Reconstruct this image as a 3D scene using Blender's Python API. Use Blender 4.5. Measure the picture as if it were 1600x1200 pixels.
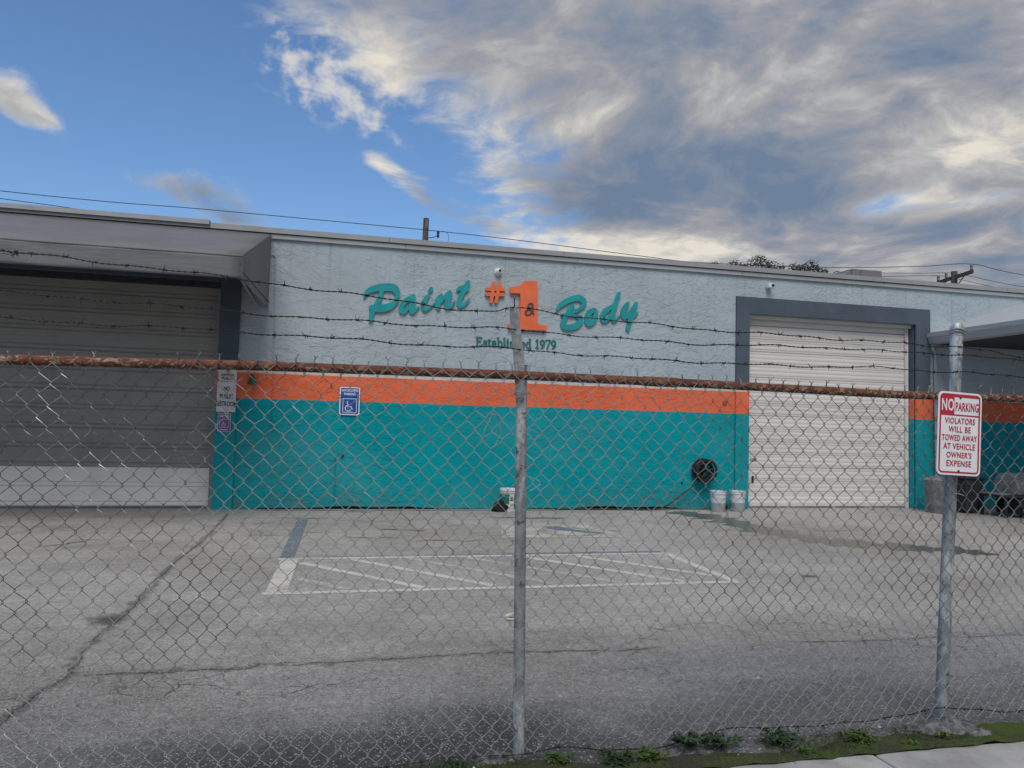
import bpy, bmesh, math, random
import numpy as np
from mathutils import Vector, Matrix, Euler
random.seed(7); np.random.seed(7)
R = math.radians
scene = bpy.context.scene
for o in list(bpy.data.objects): bpy.data.objects.remove(o)
COL = scene.collection

# ------------------------------------------------------------------ camera
cam_d = bpy.data.cameras.new('camera'); cam = bpy.data.objects.new('camera', cam_d); COL.objects.link(cam)
YAW, PITCH, ROLL = R(13.6), R(3.1), R(1.47)
fw = Vector((math.sin(YAW)*math.cos(PITCH), math.cos(YAW)*math.cos(PITCH), math.sin(PITCH)))
r0 = Vector((math.cos(YAW), -math.sin(YAW), 0)); u0 = r0.cross(fw)
rt = math.cos(ROLL)*r0 + math.sin(ROLL)*u0; up = -math.sin(ROLL)*r0 + math.cos(ROLL)*u0
cam.matrix_world = Matrix(((rt.x, up.x, -fw.x, 0), (rt.y, up.y, -fw.y, 0), (rt.z, up.z, -fw.z, 1.565), (0, 0, 0, 1)))
cam_d.sensor_width = 36; cam_d.lens = 27.0; cam_d.clip_start = .05; cam_d.clip_end = 3000
scene.camera = cam
scene.render.resolution_x = 1024; scene.render.resolution_y = 768
scene.render.engine = 'CYCLES'
scene.view_settings.view_transform = 'Standard'; scene.view_settings.look = 'None'
scene.view_settings.gamma = 1; scene.view_settings.use_curve_mapping = False
scene.view_settings.exposure = 0.16
scene.cycles.max_bounces = 5; scene.cycles.diffuse_bounces = 3; scene.cycles.glossy_bounces = 2; scene.cycles.transparent_max_bounces = 12

# ------------------------------------------------------------------ node helper
class NG:
    def __init__(s, nt): s.nt = nt
    def n(s, t, **k):
        o = s.nt.nodes.new(t)
        for a, b in k.items(): setattr(o, a, b)
        return o
    def put(s, sock, v):
        if isinstance(v, bpy.types.NodeSocket): s.nt.links.new(v, sock)
        elif v is not None:
            if hasattr(sock, 'default_value') and not isinstance(v, (int, float)) and len(v) == 3 and sock.type == 'RGBA': v = (*v, 1)
            sock.default_value = v
    def m(s, op, a, b=None, c=None, clamp=False):
        o = s.n('ShaderNodeMath', operation=op, use_clamp=clamp)
        for i, v in enumerate((a, b, c)):
            if v is not None: s.put(o.inputs[i], v)
        return o.outputs[0]
    def add(s, a, b): return s.m('ADD', a, b)
    def mul(s, a, b): return s.m('MULTIPLY', a, b)
    def mad(s, a, b, c): return s.m('MULTIPLY_ADD', a, b, c)
    def vm(s, op, a, b=None, out=0):
        o = s.n('ShaderNodeVectorMath', operation=op); s.put(o.inputs[0], a)
        if b is not None: s.put(o.inputs[1], b)
        return o.outputs['Value' if op in ('DOT_PRODUCT', 'LENGTH') else 'Vector']
    def noise(s, vec, scale, detail=5, rough=.55, dist=0., col=False, dim='3D'):
        o = s.n('ShaderNodeTexNoise', noise_dimensions=dim); s.put(o.inputs['Vector'], vec); o.inputs['Scale'].default_value = scale
        o.inputs['Detail'].default_value = detail; o.inputs['Roughness'].default_value = rough; o.inputs['Distortion'].default_value = dist
        return o.outputs['Color' if col else 'Fac']
    def voro(s, vec, scale, feature='F1', out='Distance'):
        o = s.n('ShaderNodeTexVoronoi', feature=feature); s.put(o.inputs['Vector'], vec); o.inputs['Scale'].default_value = scale
        return o.outputs[out]
    def ss(s, v, a, b, lo=0., hi=1.):
        o = s.n('ShaderNodeMapRange', interpolation_type='SMOOTHSTEP'); s.put(o.inputs[0], v)
        for i, q in enumerate((a, b, lo, hi)): o.inputs[i+1].default_value = q
        return o.outputs[0]
    def lin(s, v, a, b, lo=0., hi=1.):
        o = s.n('ShaderNodeMapRange'); s.put(o.inputs[0], v)
        for i, q in enumerate((a, b, lo, hi)): o.inputs[i+1].default_value = q
        return o.outputs[0]
    def mix(s, f, a, b, mode='MIX'):
        o = s.n('ShaderNodeMix', data_type='RGBA', blend_type=mode); s.put(o.inputs[0], f); s.put(o.inputs[6], a); s.put(o.inputs[7], b)
        return o.outputs[2]
    def ramp(s, f, stops, interp='LINEAR'):
        o = s.n('ShaderNodeValToRGB'); s.put(o.inputs[0], f); cr = o.color_ramp; cr.interpolation = interp
        while len(cr.elements) < len(stops): cr.elements.new(.5)
        for e, (p, c) in zip(cr.elements, stops): e.position = p; e.color = (*c, 1)
        return o.outputs[0]
    def sep(s, v):
        o = s.n('ShaderNodeSeparateXYZ'); s.put(o.inputs[0], v); return o.outputs
    def comb(s, x, y, z):
        o = s.n('ShaderNodeCombineXYZ')
        for i, v in enumerate((x, y, z)): s.put(o.inputs[i], v)
        return o.outputs[0]
    def scalev(s, v, sc): return s.vm('MULTIPLY', v, sc)
    def bump(s, h, strength=.5, dist=.01, normal=None):
        o = s.n('ShaderNodeBump'); o.inputs['Strength'].default_value = strength; o.inputs['Distance'].default_value = dist
        s.put(o.inputs['Height'], h)
        if normal is not None: s.put(o.inputs['Normal'], normal)
        return o.outputs[0]

# ------------------------------------------------------------------ sky
SUN_AZ, SUN_EL = R(194), R(54)          # soft daylight arriving from behind the viewer
world = bpy.data.worlds.new('World'); scene.world = world; world.use_nodes = True
wt = world.node_tree; wt.nodes.clear(); g = NG(wt)
D = g.vm('NORMALIZE', g.n('ShaderNodeTexCoord').outputs['Generated'])
sk = g.n('ShaderNodeTexSky', sky_type='NISHITA', sun_disc=False, sun_elevation=SUN_EL, sun_rotation=SUN_AZ, air_density=1.0, dust_density=.6, ozone_density=2.0)
sx, sy, sz = g.sep(D)
blue = g.mix(1., sk.outputs[0], (.98, 1.21, 1.42), 'MULTIPLY')
zc = g.m('MAXIMUM', sz, 0.0)
inv = g.m('DIVIDE', 1., g.add(zc, .16))
P = g.comb(g.mul(sx, inv), g.mul(sy, inv), 0.)
warp = g.vm('SUBTRACT', g.noise(P, 1.3, 3, .5, 0, True, '2D'), (.5, .5, .5))
P2 = g.vm('ADD', P, g.scalev(warp, (.45, .45, 0)))
n1 = g.noise(P2, 1.9, 6, .56, 0, False, '2D')
n2 = g.noise(g.vm('ADD', P2, (7.3, 2.1, 0)), 6.0, 6, .60, 0, False, '2D')
n3 = g.noise(g.vm('ADD', P2, (3.1, 9.7, 0)), 2.6, 6, .56, 0, False, '2D')
n4 = g.noise(P2, 15., 5, .6, 0, False, '2D')
n5 = g.noise(D, 46., 3, .5)
def dirv(az, el): return Vector((math.sin(R(az))*math.cos(R(el)), math.cos(R(az))*math.cos(R(el)), math.sin(R(el))))
# cloud banks of this evening: azimuth, elevation, half-width, half-height, tilt (deg), density weight, light weight
BLOBS = [
    (-20.9, 19.6, 1.9, 1.6, 0, .95, .25, 0), (-19.0, 18.2, 2.2, .9, -12, .78, .02, 0),
    (-10.2, 15.4, 5.0, 1.5, -8, .86, -.20, 0), (-6.2, 13.6, 3.5, .9, -14, .55, -.2, 0), (-19.5, 13.6, 4.5, .7, -14, .45, .2, 0),
    (-2.4, 24.6, 3.2, 2.8, -38, .12, .2, 1.), (2.0, 22.2, 3.6, 1.6, -22, .0, .1, 1.), (4.0, 24.5, 3.0, 2.0, -30, .30, .2, .7),
    (3.2, 18.6, 1.8, .8, -35, .62, .15, 0), (6.2, 16.9, 2.4, .9, -38, .45, .0, 0), (10.0, 15.2, 4.0, 1.0, -18, .42, -.15, 0),
    (10.5, 20.0, 3.5, 2.0, -30, .30, .28, 0), (2.5, 27.2, 2.5, 2.2, -50, .3, .2, 0),
    (26.0, 18.2, 8.5, 3.0, 0, .35, -.50, 0), (20.0, 16.6, 4.5, 1.8, 0, .25, -.34, 0), (34.0, 15.6, 5.0, 2.2, 4, .3, -.36, 0),
    (39.5, 15.4, 4.5, 1.0, 6, -.75, .30, 0), (45.5, 14.8, 3.0, .6, 6, -.55, .2, 0),
    (46.0, 18.2, 6.0, 1.7, 6, .1, .38, 0), (40.0, 18.6, 3.5, 1.2, 0, .1, .22, 0),
    (21.5, 13.3, 7.0, 1.3, -3, .30, .46, 0), (28.5, 12.7, 4.0, 1.0, 0, .1, .42, 0), (14.0, 14.0, 2.8, 1.0, -5, .2, .40, 0),
    (18.0, 21.8, 4.5, 1.5, 14, .1, .26, 0), (35.5, 25.0, 4.0, 1.2, 30, .05, .25, 0), (29.0, 21.2, 4.0, 1.0, 5, .05, .18, 0),
    (41.5, 11.8, 3.5, .7, 12, .05, .42, 0), (44.5, 13.4, 4.5, 1.0, 12, .40, -.3, 0), (47.0, 10.2, 4.0, 1.6, 0, .3, -.25, 0), (36.0, 12.7, 2.5, .6, 3, 0, .35, 0),
    (44.0, 24.0, 5.0, 2.5, 10, .3, -.14, 0), (13.0, 26.5, 6.0, 3.5, 0, .3, -.10, 0),
]
bn = (0.6864, -0.3329, 0.6465)          # the edge of the big bank runs across the sky along this great circle
s_ = g.vm('DOT_PRODUCT', D, bn)
cov = g.lin(s_, -.12, .20, -.62, .78)
lgt = None; puff = None
for az, el, ru, rv, tilt, wd, wl, wp in BLOBS:
    c = dirv(az, el); rr = Vector((math.cos(R(az)), -math.sin(R(az)), 0)); uu = rr.cross(c)
    ct, st = math.cos(R(tilt)), math.sin(R(tilt))
    a = (rr*ct + uu*st)/math.sin(R(ru)); b = (uu*ct - rr*st)/math.sin(R(rv))
    u = g.vm('DOT_PRODUCT', D, a); v = g.vm('DOT_PRODUCT', D, b)
    e = g.m('POWER', .367879, g.mad(u, u, g.mul(v, v)))      # the mirror image of each bank lies below the ground
    if wd: cov = g.mad(e, wd, cov)
    if wl: lgt = g.mad(e, wl, lgt if lgt is not None else 0.)
    if wp: puff = g.mad(e, wp, puff if puff is not None else 0.)
cov = g.mad(g.add(n1, -.5), 1.35, cov)
cov = g.mad(g.add(n2, -.5), .80, cov)
cov = g.mad(g.add(n4, -.5), .45, cov)
dens = g.ss(cov, -.14, .56)
li = g.mad(g.add(n3, -.5), 1.15, .50)
li = g.mad(g.add(n2, -.5), .80, li)
li = g.mad(g.add(n4, -.5), .40, li)
li = g.add(li, lgt)
edge = g.ss(cov, .05, .60, .22, 0.)      # thin rims let more light through
li = g.m('ADD', li, edge, clamp=True)
cl = g.ramp(li, [(0., (.160, .225, .335)), (.28, (.235, .280, .360)), (.52, (.345, .350, .388)), (.76, (.50, .50, .50)), (1., (.80, .75, .66))])
cl = g.mix(1., cl, (10., 10., 10.), 'MULTIPLY')
# high small puffs
pd = g.mul(g.ss(g.mad(g.add(n4, -.5), .35, g.mad(puff, .24, n5)), .58, .96), g.ss(puff, .05, .7, 0., .95))
blue = g.mix(pd, blue, (6.6, 6.5, 6.5))
skyc = g.mix(dens, blue, cl)
bg = g.n('ShaderNodeBackground'); g.put(bg.inputs[0], skyc); bg.inputs[1].default_value = .087
wo = g.n('ShaderNodeOutputWorld'); wt.links.new(bg.outputs[0], wo.inputs[0])
world.cycles.sampling_method = 'MANUAL'; world.cycles.sample_map_resolution = 512

sl = bpy.data.lights.new('sun', 'SUN'); sl.energy = 2.1; sl.angle = R(34); sl.color = (1., .955, .88)
so = bpy.data.objects.new('sun', sl); COL.objects.link(so)
sd = Vector((math.sin(SUN_AZ)*math.cos(SUN_EL), math.cos(SUN_AZ)*math.cos(SUN_EL), math.sin(SUN_EL)))
so.rotation_euler = (-sd).to_track_quat('-Z', 'Y').to_euler(); so.location = sd*60

# ------------------------------------------------------------------ mesh + material helpers
def mat(name, fn, rough=.8, metal=0., spec=.3):
    m = bpy.data.materials.new(name); m.use_nodes = True; nt = m.node_tree; b = nt.nodes['Principled BSDF']
    b.inputs['Roughness'].default_value = rough; b.inputs['Metallic'].default_value = metal; b.inputs['Specular IOR Level'].default_value = spec
    gg = NG(nt); geo = nt.nodes.new('ShaderNodeNewGeometry').outputs['Position']
    obj_c = nt.nodes.new('ShaderNodeTexCoord').outputs['Object']
    r = fn(gg, geo, obj_c)
    if not isinstance(r, dict): r = {'Base Color': r}
    for k, v in r.items():
        if k == 'alpha':
            tr = gg.n('ShaderNodeBsdfTransparent'); mx = gg.n('ShaderNodeMixShader'); gg.put(mx.inputs[0], v)
            nt.links.new(tr.outputs[0], mx.inputs[1]); nt.links.new(b.outputs[0], mx.inputs[2])
            nt.links.new(mx.outputs[0], nt.nodes['Material Output'].inputs[0])
        else: gg.put(b.inputs[k], v)
    return m
def plain(name, c, rough=.6, metal=0., var=.18, scale=9., spec=.3):
    def f(g, p, o):
        n = g.noise(p, scale, 5, .6)
        return {'Base Color': g.mix(g.ss(n, .3, .7), tuple(x*(1-var) for x in c), tuple(min(1, x*(1+var)) for x in c)),
                'Roughness': g.lin(n, .3, .7, max(0, rough-.1), min(1, rough+.1))}
    return mat(name, f, rough, metal, spec)

def link(o, parent=None):
    COL.objects.link(o)
    if parent is not None: o.parent = parent
    return o
def mesh(name, V, F, m, parent=None, smooth=False):
    d = bpy.data.meshes.new(name); d.from_pydata([tuple(v) for v in V], [], F); d.update()
    if m is not None: d.materials.append(m)
    if smooth:
        for p in d.polygons: p.use_smooth = True
    return link(bpy.data.objects.new(name, d), parent)
class MB:
    def __init__(s): s.V = []; s.F = []
    def box(s, x0, x1, y0, y1, z0, z1):
        b = len(s.V)
        s.V += [(x, y, z) for x in (x0, x1) for y in (y0, y1) for z in (z0, z1)]
        s.F += [tuple(b+i for i in f) for f in ((0, 1, 3, 2), (4, 6, 7, 5), (0, 4, 5, 1), (2, 3, 7, 6), (0, 2, 6, 4), (1, 5, 7, 3))]
        return s
    def tube(s, pts, r, n=8, cap=True, closed=False):
        pts = [Vector(p) for p in pts]; N = len(pts); b = len(s.V)
        rr = r if isinstance(r, (list, tuple)) else [r]*N
        prev = None
        for i, p in enumerate(pts):
            t = (pts[min(i+1, N-1)]-pts[max(i-1, 0)])
            if closed: t = pts[(i+1) % N]-pts[i-1]
            t.normalize()
            if prev is None: a = t.orthogonal().normalized()
            else:
                a = prev - t*prev.dot(t)
                a = a.normalized() if a.length > 1e-6 else t.orthogonal().normalized()
            prev = a; c = t.cross(a)
            for k in range(n):
                q = 2*math.pi*k/n; s.V.append(tuple(p + (a*math.cos(q)+c*math.sin(q))*rr[i]))
        M = N if closed else N-1
        for i in range(M):
            for k in range(n):
                j = (i+1) % N
                s.F.append((b+i*n+k, b+i*n+(k+1) % n, b+j*n+(k+1) % n, b+j*n+k))
        if cap and not closed:
            s.F.append(tuple(b+k for k in reversed(range(n)))); s.F.append(tuple(b+(N-1)*n+k for k in range(n)))
        return s
    def lathe(s, prof, c=(0, 0, 0), n=24, axis='z', cap=True):
        b = len(s.V); c = Vector(c)
        for r, h in prof:
            for k in range(n):
                q = 2*math.pi*k/n; x, y = r*math.cos(q), r*math.sin(q)
                v = (x, y, h) if axis == 'z' else (x, -h, y)
                s.V.append(tuple(c+Vector(v)))
        for i in range(len(prof)-1):
            for k in range(n):
                s.F.append((b+i*n+k, b+i*n+(k+1) % n, b+(i+1)*n+(k+1) % n, b+(i+1)*n+k))
        if cap:
            s.F.append(tuple(b+k for k in reversed(range(n)))); s.F.append(tuple(b+(len(prof)-1)*n+k for k in range(n)))
        return s
    def prism_x(s, prof, x0, x1):            # profile of (y,z) swept along x
        b = len(s.V); n = len(prof)
        s.V += [(x0, y, z) for y, z in prof] + [(x1, y, z) for y, z in prof]
        s.F += [(b+i, b+(i+1) % n, b+n+(i+1) % n, b+n+i) for i in range(n)]
        s.F += [tuple(b+i for i in reversed(range(n))), tuple(b+n+i for i in range(n))]
        return s
    def build(s, name, m, parent=None, smooth=False, bevel=0.):
        o = mesh(name, s.V, s.F, m, parent, smooth)
        bm = bmesh.new(); bm.from_mesh(o.data); bmesh.ops.recalc_face_normals(bm, faces=bm.faces)
        if bevel: bmesh.ops.bevel(bm, geom=[e for e in bm.edges], offset=bevel, segments=1, affect='EDGES', profile=.5)
        bm.to_mesh(o.data); bm.free()
        if smooth:
            for p in o.data.polygons: p.use_smooth = True
            o.data.set_sharp_from_angle(angle=R(40))
        return o
def box(name, x0, x1, y0, y1, z0, z1, m, parent=None, bevel=0.): return MB().box(x0, x1, y0, y1, z0, z1).build(name, m, parent, bevel=bevel)
def thing(name, label, cat, loc=(0, 0, 0), group=None):
    o = bpy.data.objects.new(name, None); o.empty_display_size = .1; COL.objects.link(o); o.location = loc
    bpy.context.view_layer.update() if False else None
    return tag(o, label, cat, group)
def tag(o, label, cat, group=None):
    o['label'] = label; o['category'] = cat
    if group: o['group'] = group
    return o
def struct(o, kind='structure'): o['kind'] = kind; return o
def base(o, loc):
    """move an Empty's origin to the thing's base, keeping children built in world coordinates where they are"""
    o.location = loc
    for c in o.children: c.matrix_parent_inverse = Matrix.Translation(-Vector(loc))
    return o
def curve_mesh(name, loops, depth, m, parent, y):
    """flat outline loops given as (x, z) on a plane facing -Y, filled and given thickness"""
    cu = bpy.data.curves.new(name, 'CURVE'); cu.dimensions = '2D'; cu.fill_mode = 'BOTH'; cu.extrude = depth/2
    for L in loops:
        sp = cu.splines.new('POLY'); sp.points.add(len(L)-1); sp.use_cyclic_u = True
        for p, (x, z) in zip(sp.points, L): p.co = (x, z, 0, 1)
    ob = bpy.data.objects.new(name, cu); COL.objects.link(ob)
    dg = bpy.context.evaluated_depsgraph_get(); me = bpy.data.meshes.new_from_object(ob.evaluated_get(dg))
    bpy.data.objects.remove(ob); bpy.data.curves.remove(cu)
    me.transform(Matrix.Translation((0, y-depth/2, 0)) @ Matrix.Rotation(R(90), 4, 'X'))
    me.materials.clear(); me.materials.append(m); me.name = name
    return link(bpy.data.objects.new(name, me), parent)
def text_mesh(name, body, size, m, parent, loc, sx=1., bold=0., align='CENTER', depth=.0006, tilt=0., spacing=1.):
    cu = bpy.data.curves.new(name, 'FONT'); cu.body = body; cu.size = size; cu.align_x = align; cu.offset = bold; cu.extrude = depth; cu.resolution_u = 3; cu.space_character = spacing
    ob = bpy.data.objects.new(name, cu); COL.objects.link(ob)
    dg = bpy.context.evaluated_depsgraph_get(); me = bpy.data.meshes.new_from_object(ob.evaluated_get(dg))
    bpy.data.objects.remove(ob); bpy.data.curves.remove(cu)
    me.transform(Matrix.Translation(loc) @ Matrix.Rotation(tilt, 4, 'Y') @ Matrix.Rotation(R(90), 4, 'X') @ Matrix.Diagonal((sx, 1, 1, 1)))
    me.materials.clear(); me.materials.append(m)
    return link(bpy.data.objects.new(name, me), parent)
def rrect(x0, x1, z0, z1, r, n=5):
    P = []
    for cx, cz, a in ((x1-r, z1-r, 0), (x0+r, z1-r, 90), (x0+r, z0+r, 180), (x1-r, z0+r, 270)):
        for k in range(n+1): q = R(a+90*k/n); P.append((cx+r*math.cos(q), cz+r*math.sin(q)))
    return P
def smooth_path(pts, per=6):
    P = [Vector(p) for p in pts]; out = []
    for i in range(len(P)-1):
        p0, p1, p2, p3 = P[max(i-1, 0)], P[i], P[i+1], P[min(i+2, len(P)-1)]
        for k in range(per):
            t = k/per; out.append(.5*((2*p1)+(-p0+p2)*t+(2*p0-5*p1+4*p2-p3)*t*t+(-p0+3*p1-3*p2+p3)*t**3))
    return out+[P[-1]]

# ------------------------------------------------------------------ materials
YW = 14.1
ORANGE = (.74, .155, .074); TEAL = (.001, .285, .335); WALLC = (.385, .452, .505); FRAMEC = (.078, .102, .132)
def stucco_h(g, p):
    """skip-trowel stucco: smooth sweeps with torn edges here and there"""
    pw = g.vm('ADD', g.scalev(p, (1.0, 1.0, 1.6)), g.scalev(g.vm('SUBTRACT', g.noise(p, 1.6, 3, .5, 0, True), (.5, .5, .5)), (.5, .5, .5)))
    a = g.noise(pw, 2.3, 4, .5, 1.3); b = g.noise(g.vm('ADD', pw, (5.2, 1.3, 2.2)), 4.2, 4, .52, 1.5); c = g.noise(g.vm('ADD', pw, (1.2, 8.3, 4.2)), 3.0, 3, .5, 2.0)
    pl = g.ss(a, .49, .515); pl2 = g.ss(b, .54, .565); pl3 = g.ss(c, .56, .58)
    patch = g.ss(g.noise(p, .45, 3, .5), .34, .60, .25, 1.)
    return g.mul(g.mad(pl, .55, g.mad(pl2, .7, g.mad(pl3, .6, g.mul(g.noise(p, 14., 5, .6), .22)))), patch)
def bands(g, p, upper):
    z = g.sep(p)[2]; zz = g.add(z, g.mul(g.add(g.noise(p, 4.5, 5, .6), -.5), .035))
    c = g.mix(g.m('GREATER_THAN', zz, 1.922), TEAL, ORANGE)
    c = g.mix(g.m('GREATER_THAN', zz, 2.372), c, (.56, .55, .53))
    return g.mix(g.m('GREATER_THAN', zz, 2.418), c, upper)
def f_wall(g, p, o):
    h = stucco_h(g, p); c = bands(g, p, WALLC)
    z = g.sep(p)[2]
    blot = g.ss(g.noise(p, .8, 5, .6), .3, .75, .90, 1.06)
    c = g.mix(1., c, g.comb(blot, blot, blot), 'MULTIPLY')
    streak = g.ss(g.noise(g.scalev(p, (9, 9, .5)), 1., 4, .6), .56, .8, 0., .22)
    c = g.mix(streak, c, (.14, .15, .15))
    low = g.mul(g.lin(z, .0, .5, 1., 0.), g.ss(g.noise(p, 3.2, 5, .65), .42, .72, 0., .75))
    c = g.mix(low, c, (.12, .14, .13))
    fade = g.ss(g.noise(g.scalev(p, (.5, 1, 1)), .7, 5, .6), .42, .72, 0., .06)
    c = g.mix(fade, c, (.45, .47, .46))
    splash = g.mul(g.lin(z, .05, .42, 1., 0.), g.ss(g.noise(p, 26, 5, .7), .50, .66, 0., .5))
    c = g.mix(splash, c, (.16, .155, .14))
    drip = g.mul(g.ss(g.noise(g.scalev(p, (7, 7, .25)), 1., 5, .65), .55, .72), g.lin(z, 3.2, 4.75, 0., .30))
    c = g.mix(drip, c, (.12, .13, .14))
    return {'Base Color': c, 'Roughness': .85, 'Normal': g.bump(h, .65, .016)}
M_wall = mat('stucco_paint', f_wall, .85, spec=.10)
def f_frame(g, p, o):
    c = bands(g, p, FRAMEC); n = g.ss(g.noise(p, 1.6, 5, .6), .3, .75, .86, 1.1)
    c = g.mix(1., c, g.comb(n, n, n), 'MULTIPLY')
    return {'Base Color': c, 'Normal': g.bump(g.noise(p, 60, 4, .6), .25, .004)}
M_frame = mat('surround_paint', f_frame, .7, spec=.25)
def f_metal_paint(c, dirt=.25, dcol=(.10, .10, .10), scale=1.2):
    def f(g, p, o):
        rn_ = g.lin(g.n('ShaderNodeObjectInfo').outputs['Random'], 0., 1., .94, 1.05)
        n = g.noise(g.scalev(p, (1, 1, 1)), scale, 6, .6); s = g.noise(g.scalev(p, (14, 14, .8)), 1., 4, .6)
        k = g.ss(n, .42, .75, 0., dirt); k2 = g.ss(s, .55, .8, 0., dirt*.8)
        cc = g.mix(g.m('MAXIMUM', k, k2), c, dcol)
        cc = g.mix(1., cc, g.comb(rn_, rn_, rn_), 'MULTIPLY')
        return {'Base Color': cc, 'Roughness': g.lin(n, .3, .7, .42, .62), 'Normal': g.bump(g.noise(g.scalev(p, (1.5, 1, 3)), 2.2, 3, .5), .25, .02)}
    return f
M_doorR = mat('door_white_enamel', f_metal_paint((.64, .62, .60), .16, (.34, .31, .28)), .5, spec=.4)
M_doorL = mat('door_grey_enamel', f_metal_paint((.285, .278, .268), .25, (.11, .105, .10)), .5, spec=.4)
M_doorL2 = mat('door_pale_enamel', f_metal_paint((.74, .715, .68), .22, (.2, .19, .18)), .5, spec=.4)
M_coping = mat('coping_metal', f_metal_paint((.30, .315, .33), .3, (.16, .16, .16), 2.), .5, spec=.4)
M_coping2 = mat('coping_trim', f_metal_paint((.34, .365, .385), .25, (.2, .2, .2), 2.), .55, spec=.35)
M_dark = plain('shadow_gap', (.012, .012, .013), .9)
M_roof = plain('roof_membrane', (.35, .35, .34), .85)
def f_fabric(g, p, o):
    n = g.noise(p, .9, 5, .6); w = g.noise(g.scalev(p, (.7, 5, 5)), 1.6, 3, .5)
    c = g.mix(g.ss(n, .3, .75), (.130, .132, .147), (.165, .168, .184))
    c = g.mix(g.ss(g.noise(g.scalev(p, (8, 1, 1.5)), 1.2, 5, .65), .55, .8, 0, .25), c, (.09, .09, .095))
    return {'Base Color': c, 'Normal': g.bump(g.add(w, g.mul(g.noise(p, 300, 2, .5), .03)), .35, .05)}
M_fabric = mat('awning_vinyl', f_fabric, .62, spec=.35)
M_gutter = mat('gutter_metal', f_metal_paint((.31, .335, .365), .3, (.2, .21, .23), 3.), .45, spec=.45)
M_canroof = mat('canopy_roof_metal', f_metal_paint((.38, .405, .44), .2, (.3, .31, .33), 1.), .5, spec=.4)
M_under = plain('canopy_soffit', (.055, .055, .06), .8)
M_teal_l = plain('sign_teal', (.003, .29, .315), .5, var=.10, scale=3, spec=.5)
M_orange_l = plain('sign_orange', (.74, .15, .055), .5, var=.08, scale=3, spec=.5)
M_paint_teal = plain('lettering_teal', (.012, .165, .165), .6, var=.25, scale=20)
M_charcoal = plain('charcoal_paint', (.075, .065, .07), .6)
M_white = plain('white_plastic', (.70, .70, .69), .4, var=.06, spec=.5)
M_black = plain('black_plastic', (.014, .014, .015), .45, var=.3, spec=.5)
M_lens = plain('lens_glass', (.005, .005, .007), .08, spec=.8)
def f_galv(g, p, o):
    a = g.noise(g.scalev(p, (1, 1, .45)), 26, 6, .65); b = g.noise(g.scalev(p, (1, 1, .3)), 9, 6, .7)
    c = g.mix(g.ss(a, .35, .65), (.205, .225, .24), (.33, .345, .36))
    z = g.sep(p)[2]
    c = g.mix(g.ss(b, .52, .60, 0., .85), c, (.56, .58, .59))
    c = g.mix(g.ss(g.noise(p, 17, 5, .7), .57, .66, 0., .85), c, (.075, .08, .085))
    return {'Base Color': c, 'Roughness': g.lin(a, .3, .7, .45, .7), 'Metallic': .35}
M_galv = mat('galvanised_post', f_galv, .55, .35)
def f_armw(g, p, o):
    a = g.noise(p, 40, 5, .65)
    return {'Base Color': g.mix(g.ss(a, .35, .7), (.20, .205, .21), (.33, .335, .335)), 'Roughness': .7}
M_arm = mat('weathered_arm', f_armw, .7)
def f_rust(g, p, o):
    ps = g.scalev(p, (1, 1.6, 1.6)); a = g.noise(ps, 14, 6, .65); b = g.noise(ps, 36, 6, .7, .6); c0 = g.noise(p, 90, 4, .6)
    c = g.mix(g.ss(a, .3, .7), (.080, .029, .020), (.165, .058, .034))
    z = g.sep(p)[2]
    lowp = g.ss(g.add(z, g.mul(g.add(a, -.5), .03)), 1.815, 1.785)
    pk = g.mul(g.ss(b, .50, .60), g.lin(lowp, 0., 1., .25, .95))
    c = g.mix(pk, c, (.36, .30, .23)); c = g.mix(g.ss(c0, .6, .72, 0., .7), c, (.04, .022, .016))
    return {'Base Color': c, 'Roughness': .85, 'Normal': g.bump(b, .5, .003)}
M_rust = mat('rusted_rail', f_rust, .85)
def f_wire(g, p, o):
    x, y, z = g.sep(p)
    a = g.noise(p, 2.4, 5, .65); b = g.noise(p, 30, 4, .65)
    mid = g.mul(g.ss(x, -.7, .1), g.ss(x, 2.3, 1.5)); bias = g.add(g.mul(mid, -.14), g.lin(z, .2, .8, -.22, .0))
    rustm = g.ss(g.add(g.add(g.mul(a, .8), g.mul(b, .5)), bias), .50, .70)
    c = g.mix(rustm, (.40, .40, .395), (.085, .068, .060))
    return {'Base Color': c, 'Roughness': .42, 'Metallic': g.lin(rustm, 0., 1., .6, .15)}
M_wire = mat('fence_wire', f_wire, .5, .4)
M_barb = plain('barbed_wire_steel', (.028, .022, .021), .7, var=.5, scale=30)
M_signW = plain('sign_white', (.74, .76, .80), .35, var=.04, spec=.5)
M_signR = plain('sign_red', (.46, .018, .045), .35, var=.12, spec=.5)
M_signB = plain('sign_blue', (.012, .075, .33), .35, var=.12, spec=.5)
M_signP = plain('sign_purple', (.19, .075, .30), .45, var=.2, spec=.4)
M_ink = plain('sign_ink', (.02, .02, .022), .5)
M_faded = plain('sign_weathered_white', (.56, .57, .58), .5, var=.1)
M_hose = plain('rubber_hose', (.011, .011, .012), .5, var=.3, spec=.45)
M_pail = plain('pail_plastic', (.60, .61, .62), .38, var=.06, spec=.5)
def f_pail2(g, p, o):
    z = g.sep(p)[2]; k = g.ss(g.add(z, g.mul(g.add(g.noise(p, 9, 3, .5), -.5), .03)), .165, .185)
    return {'Base Color': g.mix(k, (.30, .31, .33), (.60, .62, .65)), 'Roughness': .4}
M_pail2 = mat('pail_with_greywater', f_pail2, .4, spec=.5)
M_green = plain('label_green', (.015, .17, .12), .45)
M_binG = plain('bin_grey', (.155, .16, .17), .6, var=.3, scale=6)
M_binD = plain('bin_dark', (.035, .036, .042), .6, var=.3)
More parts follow.
